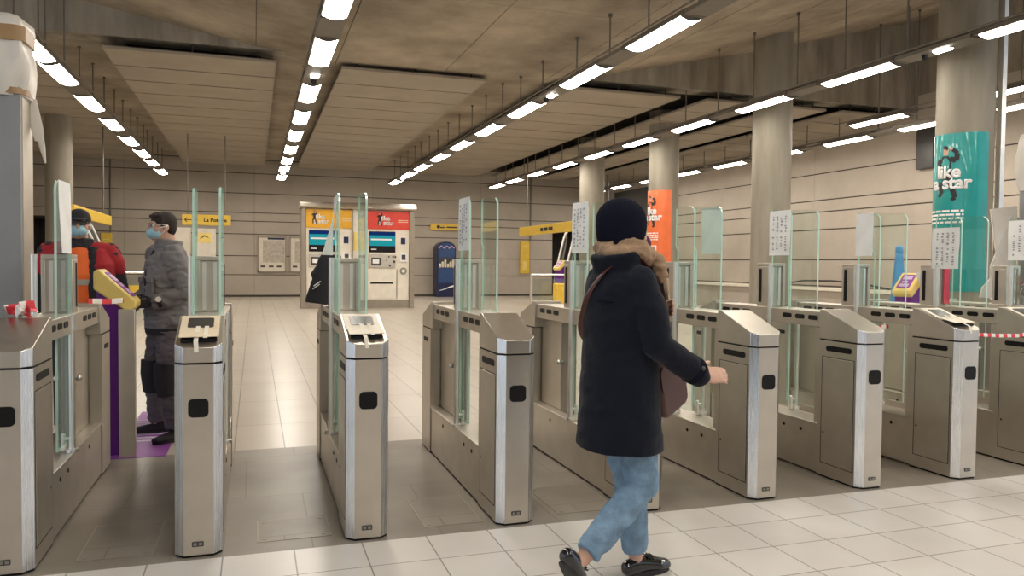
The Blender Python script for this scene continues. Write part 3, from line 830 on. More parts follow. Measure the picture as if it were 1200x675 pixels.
reader((10.15, 25.0, 0), math.radians(200), 'small distant purple and yellow ticket reader before the far doorway', 1.15)
bm = B()
box(bm, -.905, -.80, 6.02, 6.08, 0, 1.05)
tag(link('narrow_barrier', bm, 'steel_side', bevel=.004), 'narrow steel barrier standing against the purple ticket reader', 'barrier')
bm = B(); box(bm, -.76, -.72, 6.9, 7.5, 0, 1.0); box(bm, -.77, -.71, 6.9, 7.5, 1.0, 1.03)
tag(link('low_barrier', bm, ['steel_side'], bevel=.004), 'low steel barrier panel just behind the man in grey', 'barrier')

# purple floor vinyl with pale lettering
t = thing('floor_sticker', 'purple floor sticker with pale print under the man in grey', 'floor sticker', (-.80, 6.85, 0))
bm = B(); box(bm, -.18, .20, -.85, .95, 0, .003); link('vinyl', bm, 'mat', t, smooth=0)
bm = B()
for i in range(5): box(bm, -.12, .16-.03*(i % 2), -.35+.12*i, -.29+.12*i, .003, .005)
box(bm, -.17, .19, .42, .45, .003, .005); box(bm, -.17, .19, .52, .54, .003, .005)
link('print', bm, 'lilac', t, smooth=0)

# ------------------------------------------------------------------ ticket machines
t = thing('machine_surround', 'grey steel surround with curved canopy framing both ticket machines', 'kiosk frame', (3.0, 23.8, 0))
bm = B()
for x0, x1 in ((-1.68, -1.55), (1.56, 1.70), (-.20, -.17), (.20, .23)):
    box(bm, x0, x1, -.06, .80, 0, 3.02)
link('upright', bm, 'machine_frame', t, bevel=.01)
bm = B(); prism(bm, [(-.14, 2.99), (-.20, 3.04), (-.16, 3.13), (.0, 3.19), (.82, 3.20), (.82, 2.99)], lambda a, b_, q: (q, a, b_), -1.72, 1.74); link('canopy', bm, 'steel', t, bevel=.004)
bm = B(); box(bm, -1.55, 1.56, .02, .8, 0, .24); link('kick_plate', bm, 'machine_frame', t)
bm = B(); box(bm, -.17, .20, .02, .7, .24, 2.99); link('centre_panel', bm, 'machine', t)
bm = B(); box(bm, -.15, .18, .0, .02, 1.75, 2.30); link('yellow_notice', bm, 'yellow_pale', t)
def dancer(bm_dark, bm_skin, f, s):
    """a leaping figure in a suit, printed on the advert; f maps (a, b) to a point pair"""
    def strip(bm, pts, w):
        for (a0, b0), (a1, b1), w0, w1 in zip(pts, pts[1:], w, w[1:]):
            d = math.hypot(a1-a0, b1-b0) or 1; nx, ny = -(b1-b0)/d, (a1-a0)/d
            q = [(a0+nx*w0, b0+ny*w0), (a1+nx*w1, b1+ny*w1), (a1-nx*w1, b1-ny*w1), (a0-nx*w0, b0-ny*w0)]
            lo = [bm.verts.new(f(a*s, b_*s, .001)) for a, b_ in q]; hi = [bm.verts.new(f(a*s, b_*s, .006)) for a, b_ in q]
            for i in range(4): bm.faces.new((lo[i], lo[(i+1) % 4], hi[(i+1) % 4], hi[i]))
            bm.faces.new(hi); bm.faces.new(lo[::-1])
    strip(bm_dark, [(0, .34), (.0, .22), (.02, .08), (.04, .0)], [.06, .11, .09, .08])       # jacket
    strip(bm_dark, [(-.08, .28), (-.17, .20), (-.12, .28)], [.045, .04, .03])                 # bent arm
    strip(bm_dark, [(.08, .29), (.19, .25), (.21, .38), (.13, .46)], [.045, .045, .04, .03])  # raised arm
    strip(bm_dark, [(.05, .0), (.12, -.22), (.19, -.42), (.12, -.46)], [.055, .05, .04, .03]) # straight leg
    strip(bm_dark, [(.0, .02), (-.10, -.16), (-.06, -.34), (-.13, -.38)], [.055, .05, .04, .03])
    strip(bm_skin, [(.0, .36), (.01, .47)], [.045, .05])
    strip(bm_dark, [(-.01, .47), (.02, .52)], [.055, .04])
    strip(bm_skin, [(.12, .45), (.08, .49)], [.028, .022])
def machine(x0, x1, ad, lab, left):
    m = thing('ticket_machine', lab, 'ticket machine', ((x0+x1)/2, 23.8, .24), group='pair of ticket machines')
    w = (x1-x0)/2
    bm = B(); box(bm, -w, w, .02, .72, 0, 2.74); link('body', bm, 'machine', m, bevel=.006)
    bm = B(); box(bm, -w, w, -.02, .02, 2.17, 2.72); hd = link('advert_header', bm, ad, m, bevel=.004)
    ox = -.55 if left else -.12-.25
    mt = lambda x, z: Matrix.Translation((x, -.021, z)) @ Matrix.Rotation(PI/2, 4, 'X')
    lettering('slogan', 'like', .20, mt(ox+.28, 2.50), 'white', hd, .006); lettering('slogan', 'a star', .20, mt(ox+.30, 2.36), 'white', hd, .006)
    bd, bs = B(), B(); dancer(bd, bs, lambda a, b_, h: (ox+.10+a*.9, -.021-h, 2.46+b_), .42)
    link('dancer_print', bd, 'dark_ink', hd, smooth=0); link('dancer_face', bs, 'skin_print', hd, smooth=0)
    bm = B()
    for i in range(2): box(bm, .30 if not left else .38, w-.05, -.024, -.02, 2.44-.05*i, 2.46-.05*i)
    link('small_print', bm, 'card', hd, smooth=0)
    # display
    sx0, sx1 = -w+.08, w-.43
    bm = B(); box(bm, sx0, sx1, .0, .02, 1.46, 2.10); sc = link('display_bezel', bm, 'black', m, bevel=.004)
    bm = B(); box(bm, sx0+.01, sx1-.01, -.004, 0, 1.66, 1.98); link('screen', bm, 'screen_teal', sc, smooth=0)
    bm = B(); box(bm, sx0+.01, sx1-.01, -.004, 0, 1.98, 2.08); link('screen', bm, 'screen_navy', sc, smooth=0)
    bm = B(); box(bm, sx0+.05, sx1-.12, -.006, -.004, 1.83, 1.88); box(bm, sx0+.06, sx0+.22, -.006, 0, 1.54, 1.57); link('screen_print', bm, 'white', sc, smooth=0)
    bm = B(); box(bm, w-.26, w-.12, .005, .02, 1.72, 1.92); link('card_sticker', bm, 'deep_blue', m, bevel=.003)
    # payment panel
    bm = B(); box(bm, sx0, sx1, -.03, .02, 1.0, 1.40); pp = link('payment_panel', bm, 'steel', m, bevel=.008)
    bm = B(); box(bm, sx0+.06, sx0+.36, -.035, -.03, 1.06, 1.30); link('terminal', bm, 'slate', pp, bevel=.004)
    bm = B(); box(bm, sx0+.10, sx0+.30, -.038, -.035, 1.12, 1.25); link('terminal_screen', bm, 'paper', pp, smooth=0)
    bm = B()
    for (x, z, r) in ((.02, 1.33, .025), (.15, 1.33, .03), (.22, 1.33, .03), (.05, 1.06, .03), (.18, 1.18, .04), (-.05, 1.22, .02)): cyl(bm, (x, -.03, z), (x, -.04, z), r, 14)
    link('coin_button', bm, 'slate', pp)
    bm = B(); box(bm, w-.30, w-.06, -.03, .02, 1.18, 1.44); link('change_tray', bm, 'white', m, bevel=.006)
    bm = B(); box(bm, w-.24, w-.12, -.034, -.03, 1.24, 1.40); link('tray_window', bm, 'slate', m, smooth=0)
    bm = B(); cyl(bm, (w-.18, .02, .90), (w-.18, -.01, .90), .11, 24); e = link('speaker_grille', bm, 'grey_metal', m)
    bm = B(); cyl(bm, (w-.18, -.01, .90), (w-.18, -.014, .90), .05, 20); link('speaker_cone', bm, 'machine', e)
    bm = B(); box(bm, -w+.03, w-.40, .005, .02, .04, .96); dd = link('service_door', bm, 'machine', m, bevel=.006)
    bm = B(); box(bm, -w+.12, w-.50, .0, .006, .50, .55); link('ticket_slot', bm, 'black', dd, smooth=0)
    bm = B(); box(bm, w-.385, w-.37, .008, .02, .04, .96); link('door_gap', bm, 'rubber', m, smooth=0)
    return m
machine(1.46, 2.82, 'amber_ad', 'ticket machine under the amber advert header', True)
machine(3.24, 4.55, 'red_ad', 'ticket machine under the red advert header', False)

# ------------------------------------------------------------------ far wall furniture
def wall_board(x0, x1, z0, z1, lab):
    t = thing('notice_board', lab, 'notice board', ((x0+x1)/2, WALLY, (z0+z1)/2), group='framed notices on the far wall')
    w, h_ = (x1-x0)/2, (z1-z0)/2
    bm = B()
    for a in ((-w, w, h_-.05, h_), (-w, w, -h_, -h_+.05), (-w, -w+.05, -h_, h_), (w-.05, w, -h_, h_)): box(bm, a[0], a[1], -.07, 0, a[2], a[3])
    link('frame', bm, 'machine_frame', t)
    bm = B(); box(bm, -w+.05, w-.05, -.03, 0, -h_+.05, h_-.05); link('panel', bm, 'board', t)
    bm = B(); box(bm, -w+.20, w-.07, -.034, -.03, -h_*.45, h_*.78); link('map_print', bm, 'board_map', t)
    bm = B(); box(bm, -w*.3, w-.06, -.036, -.03, h_-.13, h_-.06); link('title_band', bm, 'deep_blue', t)
    bm = B()
    for q in (-.62, -.05, .5): box(bm, w*q-.09, w*q+.09, -.036, -.03, -h_*.72, -h_*.62)
    link('legend_print', bm, 'slate', t); return t
wall_board(.12, 1.20, .96, 2.38, 'whole framed notice on the far wall left of the ticket machines')
wall_board(1.33, 2.40, .96, 2.38, 'framed notice half hidden behind the amber ticket machine')
# drinks machine
t = thing('vending_machine', 'tall dark blue arched vending machine against the far wall', 'vending machine', (7.53, 31.55, 0))
prof = [(-.40, 0), (.40, 0), (.40, 1.98)] + [(.40*math.cos(k*PI/12), 1.98+.30*math.sin(k*PI/12)) for k in range(1, 12)] + [(-.40, 1.98)]
bm = B(); prism(bm, prof, lambda a, b_, q: (a, q, b_), -.30, .40); link('cabinet', bm, 'deep_blue', t, bevel=.01)
bm = B(); prism(bm, [(a*.86, .1+b_*.93) for a, b_ in prof], lambda a, b_, q: (a, q, b_), -.32, -.30); link('front_panel', bm, 'blue', t)
bm = B(); box(bm, -.33, .33, -.33, -.32, 1.22, 1.62); link('picture_panel', bm, 'slate', t)
bm = B()
for i in range(6): tube(bm, [(-.28+.11*i, -.335, 1.25), (-.28+.11*i, -.335, 1.33+.08*(i % 3))], .05, 8)
link('picture_print', bm, 'board', t)
bm = B(); tube(bm, [(-.30+.06*i, -.325, .36+.10*math.sin(-1.2+.22*i)) for i in range(11)], [.008+.003*i for i in range(11)], 8); link('swoosh', bm, 'white', t)
bm = B(); box(bm, -.34, .34, -.325, -.315, .10, .58); link('lower_band', bm, 'deep_blue', t)
bm = B()
for q in (-.24, 0, .2): tube(bm, [(q-.1, -.322, 2.0), (q, -.322, 2.10), (q+.12, -.322, 2.02)], .022, 8)
link('crest_print', bm, 'lilac', t)
# yellow signs
def sign(loc, rz, L, H, lab, txt=None, rods=(), marks=()):
    t = thing('hanging_sign', lab, 'sign', loc, rz, 'yellow signs')
    bm = B(); box(bm, -L/2, L/2, -.05, .05, -H/2, H/2); link('board', bm, 'yellow', t, bevel=.012)
    for x in rods:
        bm = B(); cyl(bm, (x, 0, H/2), (x, 0, PZ+.02-loc[2]), .02, 8); link('rod', bm, 'track', t)
    if txt: lettering('lettering', txt, H*.50, Matrix.Translation((.235, -.051, 0)) @ Matrix.Rotation(PI/2, 4, 'X'), 'dark_ink', t, .004)
    if marks:
        bm = B()
        for a, b_, z0, z1 in marks: box(bm, a, b_, -.054, -.05, z0, z1)
        link('print', bm, 'dark_ink', t, smooth=0)
    return t
s = sign((-1.30, 24.0, 2.56), 0, 1.30, .30, 'yellow sign with an arrow and a place name behind the man in grey', 'La Poterie')
bm = B(); tube(bm, [(-.40, -.053, 0), (-.58, -.053, 0)], .012, 6)
for q in (-1, 1): tube(bm, [(-.58, -.053, 0), (-.53, -.053, q*.055)], .012, 6)
link('arrow', bm, 'dark_ink', s)
for x in (-.5, .5):
    bm = B(); cyl(bm, (x, 0, .15), (x, 0, PZ-2.55), .012, 8); link('rod', bm, 'track', s)
s = sign((7.65, 31.93, 2.91), 0, 1.32, .27, 'yellow sign on the far wall over the vending machine', None, (), ((.05-.30, -.02, -.05, .0), (.02, .5, -.035, .02)))
bm = B(); cyl(bm, (-.33, -.05, 0), (-.33, -.056, 0), .075, 16); link('symbol', bm, 'dark_ink', s)
sign((-3.9, 22.2, 2.50), math.radians(-90), 4.8, .27, 'yellow sign hanging lengthwise above the worker in red', None, (-1.4,), ((-.10, .15, -.04, .03), (.2, .4, -.04, .03)))
sign((8.9, 23.2, 2.52), math.radians(-90), 5.4, .30, 'yellow sign hanging lengthwise left of the navy hat', None, (-2.0,), ((-.55, -.30, -.06, .05), (-.22, .10, -.06, .05), (.18, .55, -.06, .05)))
def plate(x0, x1, z0, z1, lab):
    t = thing('wall_plate', lab, 'sign', ((x0+x1)/2, WALLY, (z0+z1)/2), group='upright yellow plates on the far wall')
    bm = B(); box(bm, -(x1-x0)/2, (x1-x0)/2, -.12, 0, -(z1-z0)/2, (z1-z0)/2); link('plate', bm, 'yellow', t, bevel=.01)
    bm = B(); box(bm, -.10, .10, -.124, -.12, -.55, -.15); box(bm, -.10, .10, -.124, -.12, .45, .5); link('print', bm, 'yellow_pale', t, smooth=0)
plate(-5.36, -5.0, .96, 2.38, 'upright yellow plate on the far wall between worker and man in grey')
plate(10.98, 11.39, .98, 2.38, 'upright yellow plate on the far wall right of the vending machine')
# white boards behind the man in grey
t = thing('information_board', 'white board with a yellow emblem, seen through the gate glass behind the man in grey', 'board', (-1.40, 23.6, 0))
bm = B(); box(bm, -.26, .36, -.05, .05, .9, 2.30); link('panel', bm, 'board', t, bevel=.01)
bm = B(); box(bm, -.10, .24, -.056, -.05, 1.90, 2.18); link('emblem_ground', bm, 'yellow_pale', t)
bm = B(); tube(bm, [(-.04, -.06, 2.02), (.06, -.06, 2.10), (.17, -.06, 2.05)], [.01, .02, .008], 8); link('emblem', bm, 'dark_ink', t)
bm = B(); 
for q in (-.2, .3): box(bm, q-.03, q+.03, -.03, .03, 0, .9)
link('leg', bm, 'machine_frame', t)
t = thing('information_board', 'plain white board just behind the head of the man in grey', 'board', (-2.02, 23.7, 0))
bm = B(); box(bm, -.30, .32, -.04, .04, .9, 2.32); link('panel', bm, 'board', t, bevel=.01)
bm = B()
for q in (-.22, .22): box(bm, q-.03, q+.03, -.03, .03, 0, .9)
link('leg', bm, 'machine_frame', t)
# guard rails with glass infill
def guard(x0, x1, y, lab, n, yellow=False):
    t = thing('guard_rail', lab, 'guard rail', (x0, y, 0), group='steel guard rails with glass infill')
    L = x1-x0
    bm = B(); cyl(bm, (0, 0, 1.10), (L, 0, 1.10), .028, 12); link('handrail', bm, 'chrome', t)
    for k in range(n+1):
        bm = B(); box(bm, L*k/n-.03, L*k/n+.03, -.03, .03, 0, 1.09); link('post', bm, 'steel_side', t)
    for k in range(n):
        bm = B(); box(bm, L*k/n+.06, L*(k+1)/n-.06, -.006, .006, .1, 1.0); link('glass_pane', bm, 'glass', t)
    if yellow:
        bm = B(); box(bm, .1, L*.75, -.05, -.02, .35, .80); link('yellow_band', bm, 'yellow', t)
guard(-3.4, -1.2, 20.0, 'guard rail between the purple reader and the man in grey', 2, True)
guard(7.2, 9.3, 20.0, 'guard rail under the slanting sign left of the woman', 2)
bm = B(); box(bm, 7.72, 8.10, 19.4, 19.7, 0, .88); tag(link('yellow_bin', bm, 'yellow', bevel=.03), 'yellow box standing at the guard rail left of the woman', 'box')
# steep escalator balustrades in front of both doorways
def escalator(x0, x1, y, lab):
    t = thing('escalator', lab, 'escalator', (x1, y, 0), 0, 'escalators at the far doorways')
    dx = x0-x1
    for q in (0, 1.0):
        prof = [(0, 0), (0, .75), (dx*.15, 1.2), (dx*.85, 2.45), (dx*1.0, 2.62), (dx*1.12, 2.62), (dx*1.12, 2.35), (dx*.75, 1.5), (dx*.55, 0)]
        bm = B(); prism(bm, prof, lambda a, b_, tt: (a, tt, b_), q-.04, q+.04); p = link('balustrade', bm, 'grey_metal', t, smooth=0, bevel=.01)
        bm = B(); tube(bm, [(0, q, .70), (dx*.15, q, 1.24), (dx*.85, q, 2.49), (dx*1.0, q, 2.66), (dx*1.12, q, 2.64)], .045, 10); link('handrail', bm, 'chrome', p)
        bm = B(); tube(bm, [(dx*.25, q-.05, 1.1), (dx*.95, q-.05, 2.4)], .035, 8); link('skirt_band', bm, 'slate', p)
    bm = B()
    for i in range(8): box(bm, min(dx*.1*i, dx*.1*(i+1)), max(dx*.1*i, dx*.1*(i+1)), .08, .92, 0, .2+.2*i)
    link('step_band', bm, 'slate', t)
escalator(-5.25, -4.50, 28.0, 'left escalator rising behind the worker in red')
escalator(11.9, 11.45, 28.0, 'right escalator rising behind the lengthwise yellow sign')
# bench ledge and cables along the right-hand wall
t = thing('wall_ledge', 'long pale ledge along the right-hand wall', 'ledge', (15.2, 11.0, 0))
bm = B(); box(bm, -.34, 0, 0, 17.5, .74, .82); link('shelf', bm, 'machine', t, bevel=.006)
bm = B(); box(bm, -.26, 0, .05, 17.4, 0, .74); link('riser', bm, 'wall', t)
bm = B(); tube(bm, [(14.95, 15.3, .86), (14.9, 16.2, .98), (14.95, 17.3, 1.02), (14.95, 18.5, 1.0), (14.95, 19.5, .86)], .022, 8)
tag(link('cable', bm, 'rubber'), 'black cable lying on the ledge right of the orange poster', 'cable')
# blue wet-floor cone and trolley frame
t = thing('folded_cone', 'bright blue folded plastic cone behind the purple reader', 'cone', (11.95, 12.0, 0))
bm = B(); tube(bm, [(0, 0, 0), (0, 0, .05)], [(.28, .22), (.28, .22)], 24, ref=(1, 0, 0), round_cap=False); tube(bm, [(0, 0, .05), (0, 0, 1.74)], [(.24, .16), (.07, .05)], 24, ref=(1, 0, 0)); link('cone_body', bm, 'cone_blue', t)
bm = B(); tube(bm, [(0, 0, 1.70), (0, 0, 1.78)], [(.085, .06), (.08, .055)], 20, ref=(1, 0, 0)); link('cone_cap', bm, 'cone_blue', t)
t = thing('trolley', 'wire trolley with blue handle ends beside the blue cone', 'trolley', (12.7, 11.2, 0), .3)
bm = B()
for x in (-.35, .35):
    tube(bm, [(x, -.25, .1), (x, -.25, 1.62), (x, .2, 1.66)], .018, 8); tube(bm, [(x, .25, .1), (x, .25, 1.0)], .018, 8)
for z in (.25, 1.0, 1.62): tube(bm, [(-.35, -.25, z), (.35, -.25, z)], .016, 8)
for i in range(9): tube(bm, [(-.35+.0875*i, -.25, .25), (-.35+.0875*i, -.25, 1.0)], .008, 6)
link('frame', bm, 'chrome', t)
bm = B()
for x in (-.35, .35): tube(bm, [(x, .08, 1.652), (x, .22, 1.662)], .024, 10)
link('handle_grip', bm, 'cone_blue', t)
bm = B()
for x in (-.35, .35):
    for y in (-.25, .25): cyl(bm, (x-.02, y, .06), (x+.02, y, .06), .06, 14)
link('caster', bm, 'rubber', t)
# clear plastic sheeting strung from the reader
bm = B()
for i in range(5): tube(bm, [(8.0+.02*i, 7.75, 1.30-.03*i), (8.2, 7.70, 1.36-.05*i), (8.42, 7.66, 1.44-.06*i)], [(.03, .003)]*3, 8, ref=(0, 0, 1), round_cap=False)
tag(link('plastic_film', bm, 'wrap'), 'clear crumpled plastic film strung behind the purple reader at right', 'plastic film')
# screen hung on the right-hand wall, and a dark box painted as an unlit opening at the far corner
bm = B(); box(bm, 15.06, 15.2, 14.2, 14.7, 3.75, 4.75); tag(link('wall_speaker', bm, 'slate', bevel=.01), 'dark upright panel on the right-hand wall left of the teal poster', 'panel')
bm = B(); box(bm, 15.0, 15.18, 27.9, 31.0, 3.1, 4.55); tag(link('dark_opening', bm, 'opening', bevel=.01), 'large dark box painted as an unlit opening high on the wall left of the orange poster', 'panel')
# conduits on the far wall
for x, lab in ((-5.05, 'thin vertical conduit on the far wall above the left yellow plate'), (11.45, 'thin vertical conduit on the far wall above the right yellow plate')):
    bm = B(); cyl(bm, (x, WALLY-.03, 2.4), (x, WALLY-.03, 5.2), .03, 8); tag(link('conduit', bm, 'track'), lab, 'conduit')

# ------------------------------------------------------------------ posters on the columns
def column_poster(cy, z0, z1, ad, lab, tz, scale):
    t = thing('column_poster', lab, 'poster', (CX, cy, 0), group='slogan posters wrapped on columns')
    R = CR+.006
    def on(a, z, h=0.):   # a = arc length from the poster's middle (which faces the aisle), positive to the reader's right
        th = PI + a/R
        return Vector(((R+h)*math.cos(th), (R+h)*math.sin(th), z))
    n = 48; half = R*PI*.515
    bm = B(); g = []
    for h in (0, .004):
        g.append([[bm.verts.new(on(-half+2*half*i/n, z, h)) for i in range(n+1)] for z in (z0, z1)])
    for s in (0, 1):
        for i in range(n): bm.faces.new((g[s][0][i], g[s][0][i+1], g[s][1][i+1], g[s][1][i]))
    for i in range(n):
        for r_ in (0, 1): bm.faces.new((g[0][r_][i], g[0][r_][i+1], g[1][r_][i+1], g[1][r_][i]))
    for i in (0, n): bm.faces.new((g[0][0][i], g[0][1][i], g[1][1][i], g[1][0][i]))
    link('sheet', bm, ad, t, smooth=40)
    def bend(dx, z): return lambda c: on(c.x+dx, z+c.y, .0085+c.z)
    lettering('slogan', 'like', .25*scale, None, 'white', t, .009, bend(.075, tz+.075*scale))
    lettering('slogan', 'a star', .25*scale, None, 'white', t, .009, bend(.105, tz-.085*scale))
    bd, bs = B(), B(); dancer(bd, bs, lambda a, b_, h: on(a+.035, tz+.04+b_, .004+h*.7), .80*scale)
    link('dancer_print', bd, 'dark_ink', t, smooth=0); link('dancer_face', bs, 'skin_print', t, smooth=0)
    bm = B(); rr = random.Random(5)
    def bar(a0, a1, zz0, zz1):
        k = max(2, int((a1-a0)/.04)); lo = [[bm.verts.new(on(a0+(a1-a0)*i/k, z, .0065)) for i in range(k+1)] for z in (zz0, zz1)]
        for i in range(k): bm.faces.new((lo[0][i], lo[0][i+1], lo[1][i+1], lo[1][i]))
    for i in range(4):
        a = -.36
        while a < .28:
            l = rr.uniform(.05, .12); bar(a, min(a+l, .30), tz-.50*scale-.055*i, tz-.472*scale-.055*i); a += l+.02
    for (a0, a1, q0, q1) in ((-.02, .26, -1.02, -1.00), (-.02, .26, -.82, -.80), (-.02, .0, -1.02, -.80), (.24, .26, -1.02, -.80), (.10, .22, -.97, -.86)): bar(a0, a1, tz+q0*scale, tz+q1*scale)
    r = bmesh.ops.extrude_face_region(bm, geom=bm.faces[:])
    for v in [g_ for g_ in r['geom'] if isinstance(g_, bmesh.types.BMVert)]: v.co -= Vector((v.co.x, v.co.y, 0)).normalized()*.0015
    link('small_print', bm, 'white', t, smooth=0)
column_poster(8.87, 1.06, 3.36, 'teal_ad', 'teal slogan poster wrapped around the nearest column', 2.72, 1.0)
column_poster(17.80, 1.16, 3.30, 'orange_ad', 'orange slogan poster wrapped around a column beyond the navy hat', 2.70, 1.0)

# ------------------------------------------------------------------ people
def head_shapes(bm, c, tilt=None):
    """skull, jaw, nose, ears around c (centre of head); face looks along +y"""
    c = Vector(c)
    ball(bm, c+Vector((0, -.008, .030)), (.073, .092, .085), 20)
    ball(bm, c+Vector((0, .018, -.030)), (.062, .072, .085), 20)
    ball(bm, c+Vector((0, .052, -.078)), (.036, .034, .030), 14)          # chin
    tube(bm, [c+Vector((0, .088, .018)), c+Vector((0, .106, -.022))], [.010, .015], 10)   # nose
    tube(bm, [c+Vector((-.040, .078, .030)), c+Vector((.040, .078, .030))], .012, 10)     # brow
    tube(bm, [c+Vector((-.020, .088, -.052)), c+Vector((.020, .088, -.052))], .008, 10)   # lips
    for s in (-1, 1):
        ball(bm, c+Vector((s*.074, -.008, -.004)), (.010, .020, .032), 12)
        ball(bm, c+Vector((s*.045, .060, -.022)), (.022, .024, .022), 12)
def eyes(c, parent):
    c = Vector(c)
    for s in (-1, 1):
        bm = B(); ball(bm, c+Vector((s*.031, .076, .010)), (.0125, .012, .010), 12); e = link('eye', bm, 'white', parent, smooth=80)
        bm = B(); ball(bm, c+Vector((s*.031, .0855, .010)), .005, 10); link('iris', bm, 'dark_ink', e, smooth=80)
def hand(bm, wrist, d, palmn, side, curl=.5, s=1.):
    """palm, four unequal fingers and a thumb; d along the hand, palmn out of the palm, side = direction of the thumb"""
    w = Vector(wrist); d = Vector(d).normalized(); n = Vector(palmn); n = (n-d*n.dot(d)).normalized(); t = Vector(side); t = (t-d*t.dot(d)-n*t.dot(n)).normalized()
    tube(bm, [w, w+d*.045*s, w+d*.088*s], [(.029*s, .017*s), (.039*s, .015*s), (.038*s, .013*s)], 14, ref=t)
    for i, (o, L, r) in enumerate(((.028, .070, .0085), (.010, .078, .009), (-.009, .072, .0085), (-.027, .056, .0075))):
        p = w+d*.085*s+t*o*s; a = d.copy(); pts = [p]; 
        for j, f in enumerate((.42, .32, .26)):
            ang = curl*(.55, .7, .5)[j]*(1+.12*i)
            a = (a*math.cos(ang)+n*math.sin(ang)).normalized() if True else a
            pts.append(pts[-1]+a*L*f*s)
        tube(bm, pts, [r*s, r*s, r*.92*s, r*.78*s], 10)
    p = w+d*.022*s+t*.026*s; a = (d*.62+t*.72+n*.25).normalized(); a2 = (d*.9+t*.35+n*.35).normalized()
    tube(bm, [p, p+a*.042*s, p+a*.042*s+a2*.032*s, p+a*.042*s+a2*.055*s], [.013*s, .0115*s, .0098*s, .008*s], 10)
def shoe(bm, heel, toe, up=(0, 0, 1), h=.075, w=.043):
    heel, toe, up = Vector(heel), Vector(toe), Vector(up).normalized(); d = toe-heel; L = d.length; d.normalize()
    side = d.cross(up).normalized()
    P = [heel+d*L*.03+up*.040, heel+d*L*.20+up*.045, heel+d*L*.45+up*.040, heel+d*L*.70+up*.034, heel+d*L*.90+up*.028]
    tube(bm, P, [(w*.75, .036), (w*.85, .042), (w*.9, .038), (w*1.08, .031), (w*.85, .024)], 16, ref=side)
def sole(bm, heel, toe, up=(0, 0, 1), w=.046, th=.022):
    heel, toe, up = Vector(heel), Vector(toe), Vector(up).normalized(); d = toe-heel; L = d.length; d.normalize(); side = d.cross(up).normalized()
    prof = []
    for k in range(24):
        a = 2*PI*k/24; u = .5+.5*math.cos(a); ww = w*(.80+.25*u)*math.sin(a)
        prof.append((u*L*.98+.003, ww))
    prism(bm, prof, lambda a, b_, t: heel+d*a+side*b_+up*t, 0, th)

# --- woman walking in front of the gates (local: x her right, y forward)
wom = thing('person', 'woman walking past the gates in navy coat, dark knit hat and pale jeans', 'person', (1.50, 3.02, 0), math.radians(-76))
HC = (0, .012, 1.535)
RS, RE, RW = (.155, -.01, 1.335), (.215, .015, 1.075), (.225, .235, .945)
LS, LE, LW = (-.155, .0, 1.335), (-.215, .075, 1.105), (-.045, .205, 1.185)
RH, RK, RA = (.085, .0, .86), (.085, .055, .455), (.075, -.245, .195)
LH, LK, LA = (-.085, .0, .86), (-.070, .125, .46), (-.050, .150, .085)
def wbody(bm):
    head_shapes(bm, HC)
    tube(bm, [(0, -.005, 1.36), (0, .01, 1.47)], [.058, .052], 14)
    tube(bm, [(0, 0, .82), (0, .0, .95), (0, .0, 1.08), (0, 0, 1.25), (0, -.005, 1.36)], [(.13, .09), (.135, .095), (.12, .085), (.135, .09), (.085, .06)], 18, ref=(1, 0, 0))
    for S, E, Wr in ((RS, RE, RW), (LS, LE, LW)):
        tube(bm, [S, Vector(S).lerp(Vector(E), .5), E, Vector(E).lerp(Vector(Wr), .4), Wr], [.040, .038, .034, .031, .024], 12)
    for H_, K, A in ((RH, RK, RA), (LH, LK, LA)):
        tube(bm, [H_, Vector(H_).lerp(Vector(K), .5), K, Vector(K).lerp(Vector(A), .35), A], [.072, .062, .050, .050, .032], 14)
    d = (Vector(RW)-Vector(RE)).normalized(); hand(bm, Vector(RW)+d*.025, Vector((.10, 1, -.02)), (-.8, .1, -.6), (-.3, .3, .9), .32, 1.08)
    d = (Vector(LW)-Vector(LE)).normalized(); hand(bm, Vector(LW)+d*.01, (.88, .25, .22), (-.1, -1, -.15), (-.1, .1, 1), .75, 1.05)
    tube(bm, [RA, (.075, -.285, .175), (.075, -.265, .125)], [.032, .034, .03], 12)
    tube(bm, [LA, (-.05, .15, .05), (-.045, .23, .035)], [.032, .033, .03], 12)
bm = B(); wbody(bm); blob('body', bm, 'skin', .005, wom, 3)
eyes(HC, wom)
bm = B()   # knit hat
c = Vector(HC)
ball(bm, c+Vector((0, -.018, .055)), (.098, .116, .098), 24)
tube(bm, [c+Vector((0, -.026, -.070)), c+Vector((0, -.022, -.035)), c+Vector((0, -.018, .02)), c+Vector((0, -.015, .06))], [(.080, .092), (.091, .107), (.099, .117), (.099, .117)], 28, ref=(1, 0, 0), round_cap=False)
blob('knit_hat', bm, 'beanie', .006, wom, 4)
bm = B()   # hair below the hat
tube(bm, [c+Vector((0, -.05, -.01)), c+Vector((0, -.062, -.085))], [(.072, .045), (.055, .035)], 18, ref=(1, 0, 0)); blob('hair', bm, 'hair', .006, wom, 3)
bm = B()   # scarf round the neck, loose end in front
pts = []
for k in range(15):
    a = 2*PI*k/14+.6; pts.append((.088*math.cos(a), .008+.098*math.sin(a), 1.452-.012*math.sin(a)+.008*math.cos(3*a)))
rads = [(.030+.014*max(0, math.sin(2*PI*k/14+.6)),)*2 for k in range(15)]
tube(bm, pts, rads, 12, round_cap=False)
pts = [(p[0]*.93, p[1]*.93+.0, p[2]+.03) for p in pts]; tube(bm, pts, [(.022+.012*max(0, p[1]*8),)*2 for p in pts], 12, round_cap=False)
tube(bm, [(.03, .115, 1.44), (.06, .145, 1.40), (.07, .15, 1.34)], [(.06, .03), (.06, .03), (.05, .025)], 12, ref=(1, 0, 0))
blob('scarf', bm, 'scarf', .007, wom, 3, wrinkle=.010, wscale=12.)
bm = B()
